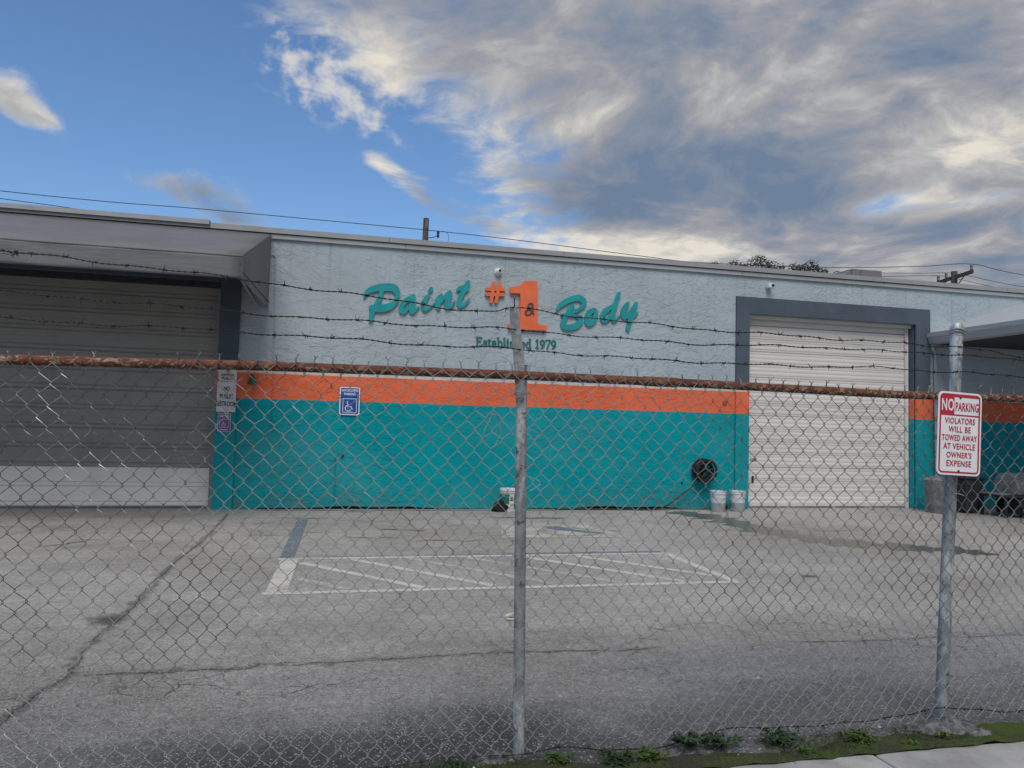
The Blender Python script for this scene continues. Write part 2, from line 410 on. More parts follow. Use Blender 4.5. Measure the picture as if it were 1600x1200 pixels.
M_wood = mat('weathered_pole', lambda g, p, o: g.mix(g.ss(g.noise(g.scalev(p, (12, 12, .7)), 1.5, 6, .6), .3, .7), (.045, .042, .034), (.115, .105, .085)), .9)
M_ins = plain('insulator_grey', (.13, .13, .135), .35, spec=.5)
M_cable = plain('cable_black', (.03, .032, .036), .6)
M_hvac = mat('hvac_sheet', f_metal_paint((.17, .175, .19), .25, (.09, .09, .09), 2.), .55)
M_hvacS = mat('hvac_hood', f_metal_paint((.15, .16, .175), .25, (.15, .15, .15), 2.), .55)
def f_asphalt(g, p, o):
    x, y, z = g.sep(p); pxy = g.comb(x, y, 0.)
    big = g.noise(pxy, .35, 6, .6); mid = g.noise(pxy, 2.1, 6, .65, .4); hor = g.noise(g.scalev(pxy, (1, 3.2, 1)), 1.4, 6, .65, .5)
    v = g.mad(g.add(big, -.5), .85, 1.0); v = g.mad(g.add(mid, -.5), .50, v); v = g.mad(g.add(hor, -.5), .50, v)
    # darker, rougher and bluer macadam in the strip along the fence
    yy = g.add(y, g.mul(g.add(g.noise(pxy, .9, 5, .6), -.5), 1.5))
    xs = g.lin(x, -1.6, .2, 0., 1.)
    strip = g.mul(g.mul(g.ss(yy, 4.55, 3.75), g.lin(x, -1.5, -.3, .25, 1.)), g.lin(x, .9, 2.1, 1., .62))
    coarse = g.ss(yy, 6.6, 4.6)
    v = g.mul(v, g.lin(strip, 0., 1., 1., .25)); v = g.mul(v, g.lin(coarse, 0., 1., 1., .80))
    seal = g.mul(g.ss(g.add(x, g.mul(g.add(mid, -.5), .8)), 1.5, 2.3), g.ss(yy, 5.35, 4.95))
    # stone chips
    cell = g.n('ShaderNodeTexVoronoi', feature='F1'); g.put(cell.inputs['Vector'], pxy); cell.inputs['Scale'].default_value = 82
    rnd = g.sep(cell.outputs['Color'])[0]
    chip = g.mul(g.m('GREATER_THAN', rnd, .84), g.ss(cell.outputs['Distance'], .50, .32))
    hole = g.mul(g.m('LESS_THAN', rnd, .34), g.ss(cell.outputs['Distance'], .55, .25))
    v = g.mul(v, g.lin(g.mul(hole, g.lin(coarse, 0., 1., .35, 1.)), 0., 1., 1., .45))
    n5 = g.noise(pxy, 42, 5, .75); n6 = g.noise(pxy, 13, 4, .7); v = g.mul(v, g.lin(n5, .25, .75, .62, 1.38)); v = g.mul(v, g.lin(n6, .25, .75, .80, 1.20)); n7 = g.noise(pxy, 24, 3, .7); v = g.mul(v, g.lin(n7, .25, .75, .75, 1.25))
    c = g.mix(g.ss(big, .35, .65), (.292, .284, .274), (.316, .310, .304))
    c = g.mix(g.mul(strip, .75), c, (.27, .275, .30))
    c = g.mix(g.mul(seal, .75), c, (.255, .258, .288))
    c = g.mix(1., c, g.comb(v, v, v), 'MULTIPLY')
    c = g.mix(g.mul(chip, g.lin(coarse, 0., 1., .15, .62)), c, (.50, .495, .49))
    cw = g.vm('ADD', pxy, g.scalev(g.vm('SUBTRACT', g.noise(pxy, 5., 4, .6, 0, True), (.5, .5, .5)), (.22, .22, 0)))
    ed = g.voro(cw, 3.4, 'DISTANCE_TO_EDGE')
    zone = g.mul(g.ss(y, 4.2, 4.9), g.ss(y, 6.3, 5.3)); zone = g.mul(zone, g.ss(g.noise(pxy, .8, 4, .6), .44, .60))
    c = g.mix(g.mul(g.ss(ed, .020, .004), zone), c, (.07, .068, .062))
    # faint tyre sweeps out of the doors
    ty = g.mul(g.ss(g.m('ABSOLUTE', g.add(g.m('SINE', g.add(g.mul(x, 3.6), g.mul(g.noise(pxy, .4, 2, .5), 3.))), 0.)), .25, .0), g.ss(g.noise(g.scalev(pxy, (2, .35, 1)), 1.1, 5, .6), .50, .72, 0., .22))
    c = g.mix(ty, c, (.10, .10, .10))
    # oily blotches by the wall
    blot = g.mul(g.ss(g.noise(g.scalev(pxy, (.7, 2.2, 1)), 1.3, 6, .7, .8), .57, .70), g.ss(y, 8.6, 11.))
    c = g.mix(g.mul(blot, .62), c, (.075, .073, .07))
    h = g.add(g.mul(cell.outputs['Distance'], -.6), g.mul(n5, .6))
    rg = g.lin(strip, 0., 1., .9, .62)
    return {'Base Color': c, 'Roughness': rg, 'Normal': g.bump(h, .55, .006)}
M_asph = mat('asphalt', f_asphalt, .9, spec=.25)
def f_conc(g, p, o):
    n = g.noise(p, 2.2, 6, .6); f = g.noise(p, 140, 4, .6)
    c = g.mix(g.ss(n, .3, .75), (.25, .25, .25), (.40, .40, .395)); c = g.mix(g.ss(g.noise(p, 9, 5, .7), .52, .72, 0., .45), c, (.16, .16, .15)); k = g.lin(f, .25, .75, .86, 1.12)
    return {'Base Color': g.mix(1., c, g.comb(k, k, k), 'MULTIPLY'), 'Normal': g.bump(f, .4, .003)}
M_conc = mat('sidewalk_concrete', f_conc, .88)
def alpha_mat(name, c, rough, kscale=18, lo=.30, hi=.62, amax=1.):
    def f(g, p, o):
        at = g.n('ShaderNodeAttribute', attribute_name='cover').outputs['Fac']
        n = g.noise(p, kscale, 5, .65)
        a = g.ss(g.add(at, g.mul(g.add(n, -.5), .9)), lo, hi, 0., amax)
        cc = g.mix(g.ss(g.noise(p, 7, 4, .6), .3, .7), tuple(x*.8 for x in c), tuple(x*1.2 for x in c))
        return {'Base Color': cc, 'alpha': a, 'Roughness': rough}
    return mat(name, f, rough)
M_crack = alpha_mat('crack_dirt', (.065, .063, .059), .95, 30, .40, 1.0, .80)
M_cracks = alpha_mat('crack_halo', (.13, .127, .12), .95, 14, .45, 1.1, .5)
M_wet = alpha_mat('wet_asphalt', (.125, .118, .10), .28, 5, .35, .6, .85)
M_oil = alpha_mat('oil_stain', (.085, .083, .08), .7, 9, .35, 1.05, .7)
def f_moss(g, p, o):
    n = g.noise(p, 5, 6, .7); f = g.noise(p, 90, 5, .75); x = g.sep(p)[0]
    k = g.ss(g.add(g.add(g.mul(n, .8), g.mul(f, .35)), g.lin(x, 3.2, 3.6, 0., .14)), .50, .72)
    c = g.mix(k, (.070, .068, .050), (.085, .135, .026)); m = g.lin(f, .25, .75, .45, 1.6)
    return {'Base Color': g.mix(1., c, g.comb(m, m, m), 'MULTIPLY'), 'Normal': g.bump(f, 1., .03)}
M_moss = mat('moss_soil', f_moss, .95)
def f_line(c, lo):
    def f(g, p, o):
        n = g.noise(p, 22, 6, .75); w = g.noise(p, 2.6, 4, .6)
        a = g.ss(g.add(g.mul(n, .85), g.mul(w, .35)), lo, lo+.28, 0., .78)
        return {'Base Color': g.mix(g.ss(w, .3, .7), tuple(x*.85 for x in c), c), 'alpha': a, 'Roughness': .8}
    return f
M_lineW = mat('worn_white_line', f_line((.68, .67, .64), .34), .8)
M_lineW2 = mat('very_worn_white_line', f_line((.60, .59, .57), .42), .8)
M_lineB = mat('worn_blue_line', f_line((.155, .225, .315), .44), .8)
M_lineB2 = mat('very_worn_blue_line', f_line((.20, .245, .30), .54), .8)

# ------------------------------------------------------------------ ground, pavement, markings
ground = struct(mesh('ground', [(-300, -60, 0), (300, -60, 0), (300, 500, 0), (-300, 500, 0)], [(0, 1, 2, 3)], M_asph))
def ribbon(name, pts, wid, m, parent, z, jit=.02, per=8, prof=(0, .6, 1., .6, 0)):
    P = smooth_path([(x, y, 0) for x, y in pts], per); V = []; F = []; A = []; n = len(prof)
    z *= .3
    for i, p in enumerate(P):
        t = P[min(i+1, len(P)-1)]-P[max(i-1, 0)]; t.normalize(); nn = Vector((-t.y, t.x, 0))
        w = wid*random.uniform(.45, 1.4); q = p + nn*(random.uniform(-jit, jit)+jit*1.6*math.sin(i*.31+len(pts)*2.)*math.sin(i*.13+1)+t.x*0)
        e = min(1, (i+.3)/4, (len(P)-1-i+.3)/4)
        for k, a in enumerate(prof):
            s = (k/(n-1)-.5)*w; V.append((q.x+nn.x*s, q.y+nn.y*s, z)); A.append(a*e*random.uniform(.75, 1.15))
    for i in range(len(P)-1):
        for k in range(n-1): b = i*n+k; F.append((b, b+1, b+n+1, b+n))
    o = mesh(name, V, F, m, parent); at = o.data.attributes.new('cover', 'FLOAT', 'POINT'); at.data.foreach_set('value', A)
    return o
def patch(name, loop, m, parent, z, inset=.82):
    z *= .3
    c = Vector((sum(p[0] for p in loop)/len(loop), sum(p[1] for p in loop)/len(loop), 0))
    P = smooth_path([(x, y, 0) for x, y in loop+loop[:1]], 4)[:-1]; n = len(P); V = []; A = []
    for k, (s, a) in enumerate(((1, 0), (inset, 1), (0, 1))):
        for p in P:
            q = c+(p-c)*s; V.append((q.x, q.y, z)); A.append(a)
    F = [(k*n+i, k*n+(i+1) % n, (k+1)*n+(i+1) % n, (k+1)*n+i) for k in range(2) for i in range(n)]
    o = mesh(name, V, F, m, parent); at = o.data.attributes.new('cover', 'FLOAT', 'POINT'); at.data.foreach_set('value', A)
    return o
seam = [(-1.48, 13.6), (-1.47, 12.8), (-1.466, 10.25), (-1.515, 8.24), (-1.477, 6.79), (-1.494, 6.21), (-1.466, 5.45), (-1.453, 5.16), (-1.51, 4.72), (-1.535, 4.45), (-1.6, 3.6)]
ribbon('crack_halo', seam, .22, M_cracks, ground, .004)
ribbon('crack', seam, .026, M_crack, ground, .007, .012, 14)
joint = [(-1.453, 5.156), (-.92, 5.155), (-.44, 5.167), (-.29, 5.23), (.11, 5.2), (.61, 5.22), (1.31, 5.23), (2.05, 5.18), (2.5, 5.2)]
ribbon('crack_halo', joint, .20, M_cracks, ground, .0045)
ribbon('crack', joint, .024, M_crack, ground, .0075, .012, 14)
ribbon('crack', [(2.05, 5.2), (2.4, 5.45), (2.755, 5.74), (3.15, 5.75), (3.31, 5.3), (3.77, 5.14), (4.64, 5.15), (5.53, 5.12), (7.2, 5.05)], .018, M_crack, ground, .0072, .014, 12)
ribbon('crack', [(3.3, 5.2), (4.2, 5.12), (5.6, 5.09), (7.5, 5.0)], .03, M_crack, ground, .0082, .016, 12)
ribbon('crack', [(1.9, 4.75), (2.1, 4.6), (2.53, 4.37), (3.0, 4.42), (3.52, 4.46), (4.12, 4.3), (5.2, 4.25)], .014, M_crack, ground, .0086, .03, 16)
ribbon('crack', [(-.4, 4.80), (.1, 4.78), (.5, 4.84), (1.0, 4.80)], .011, M_crack, ground, .0090, .03, 16)
ribbon('crack', [(3.0, 4.9), (3.6, 4.75), (4.1, 4.82), (4.8, 4.7)], .012, M_crack, ground, .0094, .03, 16)
ribbon('crack', [(-1.0, 13.4), (-1.15, 12.2), (-.8, 11.0), (-.95, 9.9)], .022, M_crack, ground, .0098, .03, 16)
for pts, w in (([(.3, 13.7), (.7, 13.62), (1.0, 13.7)], .25), ([(.75, 11.5), (1.1, 11.35), (1.6, 11.3)], .3), ([(.2, 10.75), (.6, 10.62), (1.2, 10.6)], .16),
               ([(1.2, 10.4), (1.7, 10.25), (2.3, 10.3)], .14), ([(-3.3, 10.0), (-3.0, 10.3), (-2.75, 10.7)], .12), ([(-2.6, 11.2), (-2.2, 11.45)], .10),
               ([(2.6, 12.9), (3.3, 12.7), (4.3, 12.75)], .35), ([(-.8, 12.9), (-.3, 12.75), (.2, 12.9)], .16), ([(2.9, 8.9), (3.6, 9.5)], .1), ([(-2.9, 7.3), (-2.65, 7.0)], .1)):
    ribbon('oil_stain', pts, w, M_oil, ground, .0102, .03, 8)
patch('oil_stain', [(-1.75, 6.3), (-1.45, 6.2), (-1.25, 6.5), (-1.5, 6.85), (-1.85, 6.7)], M_oil, ground, .0106, .12)
patch('oil_stain', [(5.0, 7.4), (5.35, 7.35), (5.4, 7.55), (5.1, 7.65)], M_oil, ground, .0106, .12)
ribbon('wet_trail', [(6.5, 13.8), (6.85, 12.9), (6.85, 11.6), (6.9, 10.6), (7.15, 10.0), (7.7, 9.5), (8.3, 9.1), (8.75, 8.62)], .95, M_wet, ground, .0112, .05, 8, (0, .7, .85, .9, .85, .7, 0))
ribbon('wet_trail', [(8.1, 9.25), (8.5, 8.95), (8.9, 8.5)], .5, M_wet, ground, .0118, .03, 8)
ribbon('wall_foot_dirt', [(-1.4, 13.95), (1., 13.93), (4., 13.93), (8.2, 13.95)], .26, M_crack, ground, .0122, .03, 12)

marks = struct(bpy.data.objects.new('parking_marking', None)); COL.objects.link(marks)
def stripe(x0, y0, x1, y1, w, m, z, name='painted_stripe'):
    z *= .3
    a = Vector((x0, y0, 0)); b = Vector((x1, y1, 0)); t = (b-a).normalized(); n = Vector((-t.y, t.x, 0))*w/2
    return mesh(name, [(*(q)[:2], z) for q in (a-n, b-n, b+n, a+n)], [(0, 1, 2, 3)], m, marks)
stripe(-.50, 7.30, 4.25, 7.30, .10, M_lineW, .0130)
stripe(-.45, 9.07, 4.28, 9.07, .10, M_lineW, .0130)
stripe(-.37, 7.35, -.33, 9.02, .19, M_lineW, .0130)
stripe(4.22, 7.35, 4.24, 9.02, .11, M_lineW, .0130)
stripe(-.36, 9.16, -.28, 12.65, .165, M_lineB, .0130)
stripe(-.2, 9.20, 2.2, 9.20, .12, M_lineB2, .0130)
stripe(2.2, 9.20, 4.25, 9.20, .13, M_lineB, .0130)
stripe(.2, 12.5, 3.9, 12.62, .10, M_lineB2, .0130)
for k, xa in enumerate((-1.05, -.34, .36, 1.0, 1.68, 2.35, 3.03, 3.66)):
    y_a, y_b = 8.985, 7.385; sl2 = -.82
    ya = min(y_a, y_a+(-.20-xa)/sl2) if xa < -.20 else y_a
    yb = max(y_b, y_a+(4.13-xa)/sl2)
    stripe(xa+(ya-y_a)*sl2, ya, xa+(yb-y_a)*sl2, yb, .105, (M_lineW2, M_lineW, M_lineW, M_lineW2)[k % 4], .0136)
def flat(name, loops, m, z):
    z *= .3
    o = curve_mesh(name, loops, .0001, m, marks, 0); o.data.transform(Matrix.Translation((0, 0, z)) @ Matrix.Rotation(R(-90), 4, 'X')); return o
def ell(cx, cy, rx, ry, a0=0, a1=360, n=28): return [(cx+rx*math.cos(R(a0+(a1-a0)*k/n)), cy+ry*math.sin(R(a0+(a1-a0)*k/n))) for k in range(n+(0 if a1-a0 >= 360 else 1))]
flat('painted_symbol_field', [[(2.75, 11.85), (4.15, 11.8), (4.32, 10.45), (2.45, 10.5)]], M_lineW2, .0142)
flat('painted_symbol', [ell(3.62, 11.05, .48, .50, 20, 330)+ell(3.62, 11.05, .34, .36, 330, 20)], M_lineB2, .0148)
flat('painted_symbol', [[(3.35, 11.62), (3.62, 11.66), (3.75, 11.3), (4.12, 10.9), (4.0, 10.8), (3.62, 11.12), (3.45, 11.2)]], M_lineB, .0154)

walk = struct(bpy.data.objects.new('sidewalk', None)); COL.objects.link(walk)
xs = [-1.9, -.4, 1.12, 2.655, 4.18, 5.7]
for a, b in zip(xs[:-1], xs[1:]):
    sl_ = MB().box(a+.006, b-.006, 1.75, 3.30, -.08, .014).build('paving_slab', M_conc, walk, bevel=.006)
mesh('joint_bed', [(-1.9, 1.75, .004), (5.7, 1.75, .004), (5.7, 3.30, .004), (-1.9, 3.30, .004)], [(0, 1, 2, 3)], M_dark, walk)
# mossy verge between slab edge and fence line
V = []; F = []; nx, ny = 150, 7
for i in range(nx+1):
    x = -1.9+7.6*i/nx
    y0 = 3.286+.008*math.sin(x*23)+random.uniform(-.006, .006); y1 = 3.50+.05*math.sin(x*2.3)+.03*math.sin(x*7.1+1)+random.uniform(-.015, .015)
    for j in range(ny+1):
        t = j/ny; V.append((x, y0+(y1-y0)*t, (.013+random.uniform(0, .012))*(1-t**3)+.0015 if j < ny else -.004))
for i in range(nx):
    for j in range(ny): b = i*(ny+1)+j; F.append((b, b+ny+1, b+ny+2, b+1))
struct(mesh('verge', V, F, M_moss, None, True))

# ------------------------------------------------------------------ the shop building
bld = thing('shop_building', 'long low grey stucco body shop with orange and teal painted bands', 'building')
ZT = 4.76
LX0, LX1, LZ = -6.6, -1.84, 3.95      # left door opening
RX0, RX1, RZ = 8.38, 12.40, 3.985     # right door opening
TH = .26
# front wall, lower edge ragged where the stucco stops short of the pavement
def wall_piece(name, x0, x1, z0, z1, ragged=False):
    if not ragged: return box(name, x0, x1, YW, YW+TH, z0, z1, M_wall, bld)
    n = int((x1-x0)/.12); V = []; F = []
    for i in range(n+1):
        x = x0+(x1-x0)*i/n; zb = .022+.022*math.sin(x*1.3+.6)+.010*math.sin(x*5.1)+random.uniform(0, .008)
        V += [(x, YW, zb), (x, YW, z1), (x, YW+TH, z1), (x, YW+TH, zb)]
    for i in range(n):
        b = i*4
        for k in range(4): F.append((b+k, b+4+k, b+4+(k+1) % 4, b+(k+1) % 4))
    F += [(0, 1, 2, 3), (n*4+3, n*4+2, n*4+1, n*4)]
    mb = MB(); mb.V = V; mb.F = F
    return mb.build(name, M_wall, bld)
wall_piece('wall', -9.5, LX0, 0, ZT)
wall_piece('wall', LX0, LX1, LZ, ZT)
wall_piece('wall', LX1, RX0, 0, ZT, True)
wall_piece('wall', RX0, RX1, RZ, ZT)
wall_piece('wall', RX1, 24., 0, ZT)
box('foundation', LX1+.02, RX0-.02, YW+.05, YW+TH-.01, -.05, .10, M_dark, bld)
box('side_wall', -9.5, -9.24, YW+TH, 26., 0, ZT, M_wall, bld); box('side_wall', 23.74, 24., YW+TH, 26., 0, ZT, M_wall, bld)
box('rear_wall', -9.24, 23.74, 25.74, 26., 0, ZT, M_wall, bld)
box('roof', -9.24, 23.74, YW+TH, 25.74, 4.42, 4.52, M_roof, bld)
# parapet coping in lengths
cx = [-9.5, -5.6, -2.06, 1.02, 4.36, 7.9, 11.3, 14.8, 18.2, 21.4, 24.06]
for a, b in zip(cx[:-1], cx[1:]):
    MB().prism_x([(YW-.075, 4.852), (YW-.075, 4.945), (YW+.02, 4.958), (YW+TH+.05, 4.958), (YW+TH+.05, 4.852)], a+.003, b-.003).build('coping', M_coping, bld)
    MB().prism_x([(YW-.045, ZT), (YW-.045, 4.838), (YW+TH+.03, 4.838), (YW+TH+.03, ZT)], a+.30, b+.295).build('coping_trim', M_coping2, bld)
box('coping_gap', -9.48, 24., YW-.02, YW+TH, 4.838, 4.852, M_dark, bld)  # near-black filler paints in the shadow line between coping and trim
MB().prism_x([(YW-.115, 4.905), (YW-.11, 4.985), (YW+.1, 4.995), (YW+.1, 4.96), (YW-.078, 4.96), (YW-.08, 4.9)], -9.4, -2.07).build('roof_flashing', M_coping, bld)
# dark surround of the right-hand doorway: proud of the wall, painted through the bands
PR = .045
box('door_surround', RX0-.30, RX0, YW-PR, YW+.02, 0, 4.325, M_frame, bld); box('door_surround', RX1, RX1+.36, YW-PR, YW+.02, 0, 4.325, M_frame, bld)
box('door_surround', RX0, RX1, YW-PR, YW+.02, RZ-.004, 4.325, M_frame, bld)
box('door_jamb', RX1-.004, RX1+.001, YW+.02, YW+TH, 0, RZ-.005, M_frame, bld)
box('door_surround', LX1, LX1+.335, YW-PR, YW+.02, 0, 4.30, M_frame, bld)
box('door_surround', LX0, LX1-.002, YW-PR, YW+.02, LZ-.004, 4.30, M_frame, bld)
# roller doors: every slat a piece
def roller(label, x0, x1, ztop, pitch, kind, y, mats):
    d = bpy.data.objects.new('roller_door', None); COL.objects.link(d); d.parent = bld; d['label'] = label
    if kind == 'R':
        prof = [(0, 0), (0, .03), (-.007, .045), (-.007, .085), (-.003, .095), (-.003, .120), (-.007, .130), (-.007, .170), (-.003, .180), (-.003, .205), (-.007, .215), (-.007, pitch-.016), (.014, pitch-.013), (.014, pitch), (.02, pitch), (.02, 0)]
    else:
        prof = [(.006, 0), (.006, .008), (-.008, .016), (-.008, .062), (.006, .068), (.006, .078), (-.010, .086), (-.010, .19), (-.013, .197), (-.010, .204), (-.010, pitch-.012), (.006, pitch-.006), (.006, pitch), (.022, pitch), (.022, 0)]
    me = {}
    n = int(math.ceil((ztop-.03)/pitch))
    for i in range(n):
        mm = mats[0] if i >= mats[2] else mats[1]
        if mm.name not in me:
            o = MB().prism_x(prof, x0, x1).build('slat', mm, d); me[mm.name] = o.data
        else:
            o = bpy.data.objects.new('slat', me[mm.name]); link(o, d)
        o.location = (0, y+random.uniform(-.0025, .0025), .035+i*pitch+random.uniform(-.002, .002)); o.rotation_euler.y = random.uniform(-.0006, .0006)
    box('bottom_bar', x0, x1, y-.022, y+.02, .008, .033, M_galv if kind == 'R' else M_binG, d)
    if kind == 'R':
        box('slide_lock', x0+.16, x0+.30, y-.028, y-.008, .98, 1.02, M_galv, d); box('lift_handle', x0+.20, x0+.23, y-.04, y-.010, .52, .66, M_black, d)
    for a in (x0-.03, x1-.05): box('guide_rail', a, a+.08, y-.045, y-.018, 0, ztop, mats[0], d)
    return d
roller('white ribbed roller door', RX0+.02, RX1-.05, RZ-.04, .268, 'R', YW+.215, (M_doorR, M_doorR, 0))
roller('grey roller door with paler bottom slats', LX0+.02, LX1-.03, LZ-.02, .327, 'L', YW+.20, (M_doorL, M_doorL2, 2))
box('door_head', RX0+.002, RX1-.006, YW+.10, YW+.185, RZ-.075, RZ-.006, M_doorR, bld)
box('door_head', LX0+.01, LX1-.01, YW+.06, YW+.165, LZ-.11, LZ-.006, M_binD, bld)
# conduits and small fittings in the wall colours
MB().tube(smooth_path([(-1.06, YW-.012, 4.42), (-1.02, YW-.015, 4.47), (-.965, YW-.015, 4.44), (-.955, YW-.015, 4.3), (-.93, YW-.015, 3.2), (-.90, YW-.015, 1.35)]), .010, 6).build('conduit', M_wall, bld, True)
MB().tube([(.20, YW-.015, .93), (.215, YW-.015, .06)], .013, 6).build('conduit', M_wall, bld, True)
box('outlet_box', .30, .345, YW-.03, YW+.01, .935, .985, M_black, bld)
MB().lathe([(.0, -.01), (.05, -.005), (.05, .012), (.03, .02), (0., .02)], (7.85, YW, 2.13), 14, 'y').build('round_cover', plain('cover_rust', (.33, .08, .04), .7), bld)

# ------------------------------------------------------------------ left fabric awning
awn = thing('fabric_awning', 'grey vinyl awning with deep valance over the left roller door', 'awning')
AX0, AX1, AX1f = -9.2, -1.045, -1.19; YF0 = YW-3.0
def sheet(name, P, m, parent, nu=1, nv=1, sag=0., th=.006):
    a, b, c, d = [Vector(p) for p in P]; V = []; F = []
    nrm = (b-a).cross(d-a).normalized()
    for j in range(nv+1):
        for i in range(nu+1):
            u, v = i/nu, j/nv; q = (a*(1-u)+b*u)*(1-v)+(d*(1-u)+c*u)*v
            q += nrm*sag*(math.sin(u*math.pi*nu/3+.5)*.25+random.uniform(-.12, .12))*(math.sin(v*math.pi)+.12)
            V.append(q)
    for j in range(nv):
        for i in range(nu): k = j*(nu+1)+i; F.append((k, k+1, k+nu+2, k+nu+1))
    o = mesh(name, V, F, m, parent, True)
    s = o.modifiers.new('thickness', 'SOLIDIFY'); s.thickness = th; s.offset = 0
    return o
AT, AF, AB = 4.83, 3.815, 3.49
sheet('top_panel', [(AX0, YF0, AF), (AX1f, YF0, AF), (AX1, YW-.05, AT), (AX0, YW-.05, AT)], M_fabric, awn, 24, 4, .012)
sheet('valance', [(AX0, YF0-.004, AB), (AX1f, YF0-.004, AB), (AX1f, YF0-.004, AF-.006), (AX0, YF0-.004, AF-.006)], M_fabric, awn, 40, 8, .035)
mb = MB(); P = [(AX1f+.004, YF0, AB), (AX1+.004, YW-.06, AB+.01), (AX1+.004, YW-.06, AT-.008), (AX1f+.004, YF0, AF-.008)]
mb.V = P+[(x-.008, y, z) for x, y, z in P]; mb.F = [(0, 1, 2, 3), (7, 6, 5, 4)]+[(i, (i+1) % 4, 4+(i+1) % 4, 4+i) for i in range(4)]
mb.build('end_panel', M_fabric, awn)
MB().tube([(AX1f+.01, YF0+.02, AB+.11), (AX1+.012, YW-.07, AB+.14)], .012, 6).build('end_hem', M_fabric, awn, True)
MB().box(AX1f-.05, AX1f-.01, YF0+.02, YW-.08, AB+.03, AB+.07).build('frame_tube', M_galv, awn)
MB().box(AX0, AX1f-.06, YF0+.02, YF0+.06, AB+.03, AB+.07).build('frame_tube', M_galv, awn)
MB().tube([(AX0, YF0-.006, AF-.008), (AX1f, YF0-.006, AF-.008)], .010, 6).build('front_hem', M_fabric, awn, True)

# ------------------------------------------------------------------ right metal canopy (eave runs out towards the street)
can = thing('metal_canopy', 'pale metal canopy with gutter projecting beside the white roller door', 'canopy')
EX, EZ, RXc, RZc, CY0 = 12.78, 3.83, 17.2, 5.24, 7.6
RZc = EZ+(RXc-EX)*.325
mb = MB()
for (xa, za, xb, zb) in ((EX, EZ, 15.05, EZ+(15.05-EX)*.325), ):
    pass
def roofslab(x0, z0, x1, z1, name):
    mb = MB(); y1 = YW-.002
    mb.V = [(x0, CY0, z0), (x1, CY0, z1), (x1, y1, z1), (x0, y1, z0), (x0, CY0, z0-.05), (x1, CY0, z1-.05), (x1, y1, z1-.05), (x0, y1, z0-.05)]
    mb.F = [(0, 1, 2, 3), (7, 6, 5, 4), (0, 4, 5, 1), (1, 5, 6, 2), (2, 6, 7, 3), (3, 7, 4, 0)]
    return mb.build(name, M_canroof, can)
roofslab(EX, EZ, 15.4, EZ+(15.4-EX)*.325, 'roof_panel')
roofslab(15.404, EZ+(15.4-EX)*.325, 18.0, EZ, 'roof_panel')
box('soffit', EX+.04, 17.9, CY0+.05, YW-.05, 3.56, 3.60, M_under, can)
# gutter profile swept towards the street
mb = MB(); pr = [(EX-.12, 3.80), (EX-.12, 3.72), (EX-.09, 3.66), (EX-.06, 3.58), (EX-.0, 3.55), (EX+.035, 3.55), (EX+.035, 3.815), (EX-.01, 3.815), (EX-.02, 3.70), (EX-.10, 3.76), (EX-.105, 3.80)]
y0, y1 = CY0, YW-.055; n = len(pr)
mb.V = [(x, y0, z) for x, z in pr]+[(x, y1, z) for x, z in pr]; mb.F = [(i, (i+1) % n, n+(i+1) % n, n+i) for i in range(n)]+[tuple(range(n)), tuple(reversed(range(n, 2*n)))]
mb.build('gutter', M_gutter, can)
MB().tube([(EX-.02, YW-.09, 3.55), (EX-.0, YW-.10, 3.44), (EX+.08, YW-.075, 3.36), (EX+.10, YW-.07, .05)], .032, 8).build('downspout', M_gutter, can, True)
for x, y in ((EX+.15, CY0+.2), (17.7, CY0+.2)): box('post', x-.05, x+.05, y-.05, y+.05, 0, 3.56, M_gutter, can)

